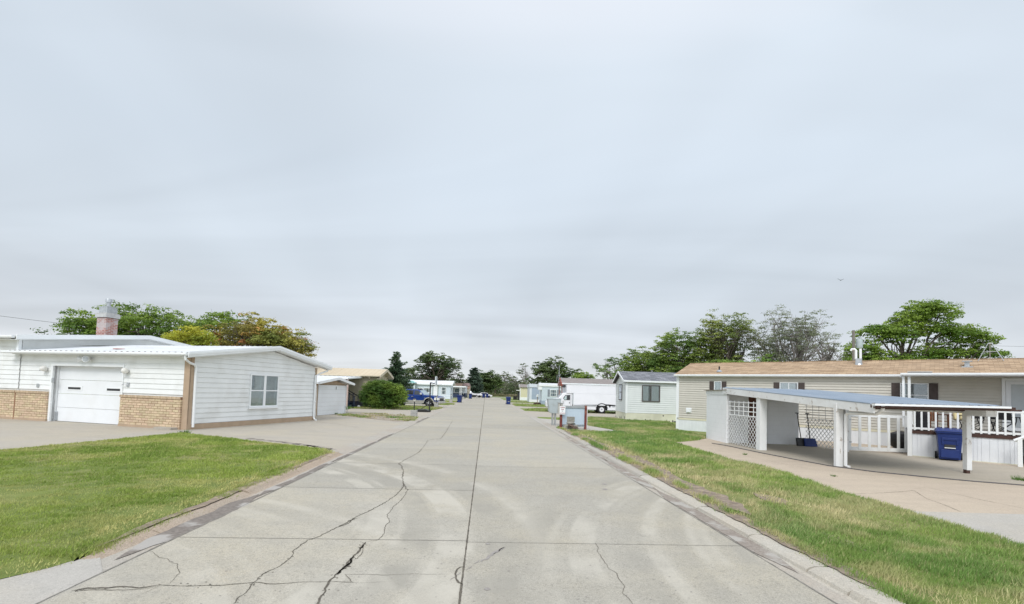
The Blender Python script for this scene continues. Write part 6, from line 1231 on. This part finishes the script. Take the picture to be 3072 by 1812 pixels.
bb=MB().box(.42,.46,-.60,.60,2.20,2.90).build('backboard',mat('clear_board',(.62,.66,.70),(.5,.55,.6),3,.25),hp); mb=MB(); mb.box(.455,.475,-.62,.62,2.18,2.24); mb.box(.455,.475,-.62,.62,2.88,2.93); mb.box(.455,.475,-.62,-.57,2.2,2.9); mb.box(.455,.475,.57,.62,2.2,2.9); mb.build('board_frame',M['whitemetal'],bb)
mb=MB(); mb.tube([(.70+.22*math.cos(i*PI/8),.22*math.sin(i*PI/8),2.30) for i in range(17)],.01,5,cap=False); mb.build('rim',M['galv'],hp)
for s in (-1,1): MB().lathe([(.08,-.03),(.08,.03)],(.02,s*.3,.08),12,'y').build('wheel',M['black'],hp)
cbx=thing('collection_box','big grey green metal drop box on two steel legs by the right kerb','drop box',(2.5,28.0,.01),R(2))
mb=MB(); mb.prism([(-.38,1.52),(.40,1.54),(.40,.80),(.33,.70),(-.17,.70),(-.29,.80)],0,.55); mb.build('body',M['boxgrey'],cbx,bevel=.01)
MB().add([(-.42,-.02,1.54),(.42,-.02,1.56),(.42,.57,1.56),(-.42,.57,1.54),(-.42,-.02,1.52),(.42,-.02,1.54),(.42,.57,1.54),(-.42,.57,1.52)],[(0,1,2,3),(7,6,5,4),(0,4,5,1),(1,5,6,2),(2,6,7,3),(3,7,4,0)]).build('lid',M['boxgrey'],cbx); MB().prism([(-.385,1.50),(-.36,1.50),(-.27,.80),(-.295,.80)],-.02,.0).build('flange',M['legmetal'],cbx)
for x in (-.06,.10):
    mb=MB(); mb.box(x-.05,x+.05,.1,.12,0,.70); mb.box(x-.05,x-.035,.12,.22,0,.70); mb.box(x+.035,x+.05,.12,.22,0,.70); mb.build('leg',M['legmetal'],cbx)
nb=thing('newspaper_tube','narrow grey beige metal box beside the drop box','metal box',(2.76,26.9,.01),0); MB().box(-.13,-.02,0,.3,.72,1.32).box(.02,.13,0,.3,.62,1.30).build('body',mat('grey_beige_metal',(.45,.44,.40),(.40,.39,.35),4,.6),nb); MB().box(-.16,-.0,-.02,.32,1.32,1.36).box(.0,.15,-.02,.32,1.30,1.34).build('cap',M['legmetal'],nb); MB().box(.03,.09,.1,.2,0,.62).build('post',M['legmetal'],nb)
fp=thing('fence_panel','pale blue ribbed metal screen between two rusty red posts','fence',(2.64,25.38,.01),math.atan2(.31,1.36))
for x,h in ((0,1.22),(1.36,1.26)): MB().box(x-.055,x+.055,-.055,.055,0,h).build('post',M['redpost'],fp)
mb=MB()
for i in range(8):
    a=.06+i*.157; mb.box(a,a+.12,.02,.035,.16,1.12); mb.box(a+.12,a+.157,.008,.022,.16,1.12)
mb.build('ribbed_sheet',M['pane'],fp); MB().box(.055,1.305,-.03,.03,1.12,1.17).box(.055,1.305,-.02,.02,1.17,1.23).build('top_rail',M['galv'],fp); MB().box(.055,1.305,-.02,.02,.12,.17).box(.055,1.305,-.03,.03,.22,.26).build('bottom_rail',M['galv'],fp); MB().box(1.43,1.49,.05,.11,.03,1.15).build('rear_post',M['whitemetal'],fp)
sg=thing('sign','small white sign with red and blue lettering on the left red post','sign',(2.545,25.22,.79),R(3))
MB().box(0,.30,0,.012,0,.43).build('board',M['whitemetal'],sg)
def text(s,x,z,size,m,parent,y=-.004,nm='lettering'):
    cu=bpy.data.curves.new(nm,'FONT'); cu.body=s; cu.size=size; cu.align_x='CENTER'; cu.extrude=.001; cu.offset=.0015
    o=bpy.data.objects.new('t',cu); COL.objects.link(o); dg=bpy.context.evaluated_depsgraph_get(); me=bpy.data.meshes.new_from_object(o.evaluated_get(dg)); bpy.data.objects.remove(o)
    me.materials.clear(); me.materials.append(m); q=bpy.data.objects.new(nm,me); COL.objects.link(q); q.parent=parent; q.location=(x,y,z); q.rotation_euler=(PI/2,0,0); return q
dr_=mat('dark_red_ink',(.36,.03,.06),(.33,.03,.06),3,.6); pu=mat('dark_purple_ink',(.12,.05,.12),(.12,.05,.12),3,.6)
text('PLEASE',.15,.335,.072,dr_,sg); text('PARK',.15,.235,.066,dr_,sg); text('IN',.15,.15,.062,pu,sg); text('DRIVEWAYS',.15,.045,.050,dr_,sg)
# rustic stone and driftwood ornament
so=thing('stone_ornament','stacked lichen grey stone seat with brown driftwood in front of the ribbed screen','stone ornament',(3.12,24.95,.012),R(2))
def rock(name,c,s,seed,m=M['stone'],par=so):
    bm=bmesh.new(); bmesh.ops.create_icosphere(bm,subdivisions=3,radius=1); r=random.Random(seed); k=[Vector((r.uniform(-1,1),r.uniform(-1,1),r.uniform(-1,1))).normalized() for _ in range(14)]; h=[r.uniform(.62,.92) for _ in k]
    for v in bm.verts:
        d=v.co.copy()
        for kk,hh in zip(k,h):
            p=v.co.dot(kk)
            if p>hh: v.co-=kk*(p-hh)
        v.co=Vector((c[0]+v.co.x*s[0],c[1]+v.co.y*s[1],c[2]+v.co.z*s[2]))
    me=bpy.data.meshes.new(name); bm.to_mesh(me); bm.free(); me.materials.append(m); o=bpy.data.objects.new(name,me); COL.objects.link(o); o.parent=par; return o
MB().prism([(-.20,.40),(.20,.40),(.205,.68),(-.205,.685)],.08,.15).build('back_slab',M['stone'],so,bevel=.015)
rock('cross_stone',(0,.06,.35),(.27,.16,.085),3); rock('side_stone',(-.24,.06,.20),(.16,.16,.10),5); rock('side_stone',(.24,.06,.20),(.15,.16,.10),6); rock('base_stone',(-.27,.0,.09),(.14,.15,.095),7); rock('base_stone',(.28,.02,.09),(.14,.15,.09),8); rock('base_stone',(.02,.12,.15),(.22,.12,.16),9)
mb=MB(); rr=random.Random(5)
for i in range(16):
    a=(rr.uniform(-.18,.12),rr.uniform(-.12,-.02),rr.uniform(.10,.32)); b=(a[0]+rr.uniform(.05,.30),a[1]+rr.uniform(-.12,.02),rr.uniform(.02,.14)); mid=((a[0]+b[0])/2+rr.uniform(-.05,.05),min(a[1],b[1])-.05,(a[2]+b[2])/2+rr.uniform(-.03,.06)); mb.tube([a,mid,b],[rr.uniform(.012,.03),rr.uniform(.018,.034),.008],6)
mb.build('driftwood',M['root'],so,smooth=True)
# mailbox in a planter, far right
mbx=thing('mailbox','white mailbox on a brown post in a low planter before the ice blue home','mailbox',(lx(1615,72.5),72.5,.04),0)
MB().box(-.05,.05,-.05,.05,0,1.15).build('post',M['wood'],mbx); MB().prism([(-.17,1.15),(.17,1.15),(.17,1.40),(.10,1.52),(-.10,1.52),(-.17,1.40)],-.25,.25).build('box',M['whitemetal'],mbx); MB().box(-.02,.13,-.262,-.25,1.2,1.42).build('flap',M['galv'],mbx); MB().box(-.55,.55,-.4,.4,0,.22).build('planter',M['brown'],mbx)
brush('planter_plants','low reddish plants in the mailbox planter',lx(1606,72.5),lx(1624,72.5),72.2,72.8,.42,160,((.10,.06,.04),(.08,.10,.04)),75,.14)
# pole with transformer and lamp, behind the tan home
PY=46; PX=lx(2564,PY)
up=thing('utility_pole','wooden utility pole with grey transformer rising behind the tan home roof','utility pole',(PX,PY,0),0)
MB().tube([(0,0,0),(-.05,0,8.75)],[.16,.125],10).build('pole',M['barkgrey'],up)
MB().lathe([(.0,0),(.28,.0),(.28,.85),(.24,.9),(.0,.92)],(.47,-.05,7.05),16).build('transformer',M['boxgrey'],up,smooth=True); mb=MB()
for x in (.38,.56): mb.lathe([(.035,0),(.05,.05),(.03,.10),(.04,.15),(.01,.2)],(x,-.05,7.95),8)
mb.build('insulator',M['boxgrey'],up); MB().box(.0,.45,-.04,.02,8.35,8.42).build('bracket',M['galv'],up)
mb=MB(); mb.tube([(.0,0,6.55),(.5,0,6.35),(.8,-.1,6.5),(1.05,-.1,6.75),(1.3,-.1,6.75)],.02,6); mb.build('service_cable',M['wire'],up); mb=MB(); mb.tube([(.7,0,7.9),(.82,0,8.35),(1.0,0,8.55),(1.2,0,8.5)],.035,6); lh=mb.build('lamp_arm',M['galv'],up); MB().box(1.0,1.28,-.08,.08,8.42,8.50).build('lamp_head',M['galv'],lh)
def wire(label,a,b,sag,r=.015):
    P=[]
    for i in range(25): t=i/24; P.append((a[0]+(b[0]-a[0])*t,a[1]+(b[1]-a[1])*t,a[2]+(b[2]-a[2])*t-sag*4*t*(1-t)))
    o=MB().tube(P,r,4,cap=False).build('power_line',M['wire']); tag(o,label,'power line'); return o
wire('thin power line crossing the sky at the far left edge',(-62,40,9.0),(-37,42,6.4),.15)
wire('thin power line at the right edge behind the spreading tree',(PX+10,50,8.4),(62,50,8.6),.3,.012)
# post of bent pipe by the far driveway edge, bird
pp=MB().tube([(0,0,0),(0,0,.42),(-.05,0,.48),(-.20,0,.46)],.022,6).build('standpipe',M['galv']); pp.location=(*G(1041,1241),0); tag(pp,'bent grey standpipe beside the small white shed','standpipe')
bd=MB().add([(0,0,0),(-.42,.05,.16),(-.36,-.08,.13),(.42,.05,.19),(.36,-.08,.15),(-.02,.22,0),(.05,.22,0),(.0,-.30,.02),(0,0,-.07)],[(0,1,2,8),(0,3,4,8),(0,5,6),(0,8,7),(0,8,5)]).build('bird',M['dark']); bd.location=(lx(2524,60),60,1.9+(1206-838)/CF*60); tag(bd,'tiny dark bird gliding in the sky on the right','bird')
# weeds and leaves on the slabs
def tuft(name,label,pts,h,s,seed,cols=((.07,.15,.03),(.14,.24,.05)),n=26):
    rg=np.random.default_rng(seed); V=[];C=[]
    for (x,y) in pts:
        for k in range(n):
            a=rg.random()*6.28; r_=s*rg.random(); bx,by=x+math.cos(a)*r_,y+math.sin(a)*r_; hh=h*(.4+.8*rg.random()); wv=.008
            V+=[(bx-wv,by,.01),(bx+wv,by,.01),(bx+math.cos(a)*hh*.6,by+math.sin(a)*hh*.6,.01+hh)]; C.append(np.array(cols[rg.integers(2)])*(.7+.6*rg.random()))
    o=npmesh(name,np.array(V),3,np.array(C),M['blade']); tag(o,label,'weed'); return o
tuft('weed','small green weed sprouting in the pink driveway near the carport',[G(2234,1365)],.07,.07,1); tuft('weed','second tiny weed on the pink driveway below the carport post',[G(2502,1430)],.05,.07,2); tuft('weed','grass tuft at the right edge of the pink driveway',[G(3064,1442)],.12,.2,3,n=90); tuft('weed','grass tuft hanging over the rounded end of the left kerb',[G(238,1674),G(250,1668),G(262,1664),G(228,1678)],.06,.07,11,((.22,.30,.07),(.38,.44,.12)),26); tuft('weed','weeds at the foot of the small white shed',[G(1005,1243),G(1010,1243)],.12,.12,4,n=40)
tuft('weed','grass tuft at the front corner of the garage',[G(552,1303),G(546,1303),G(560,1303)],.16,.10,6,n=40)
tuft('weed','dark weeds beside the dark porch steps',[G(1044,1227),G(1040,1229)],.35,.2,7,n=60)
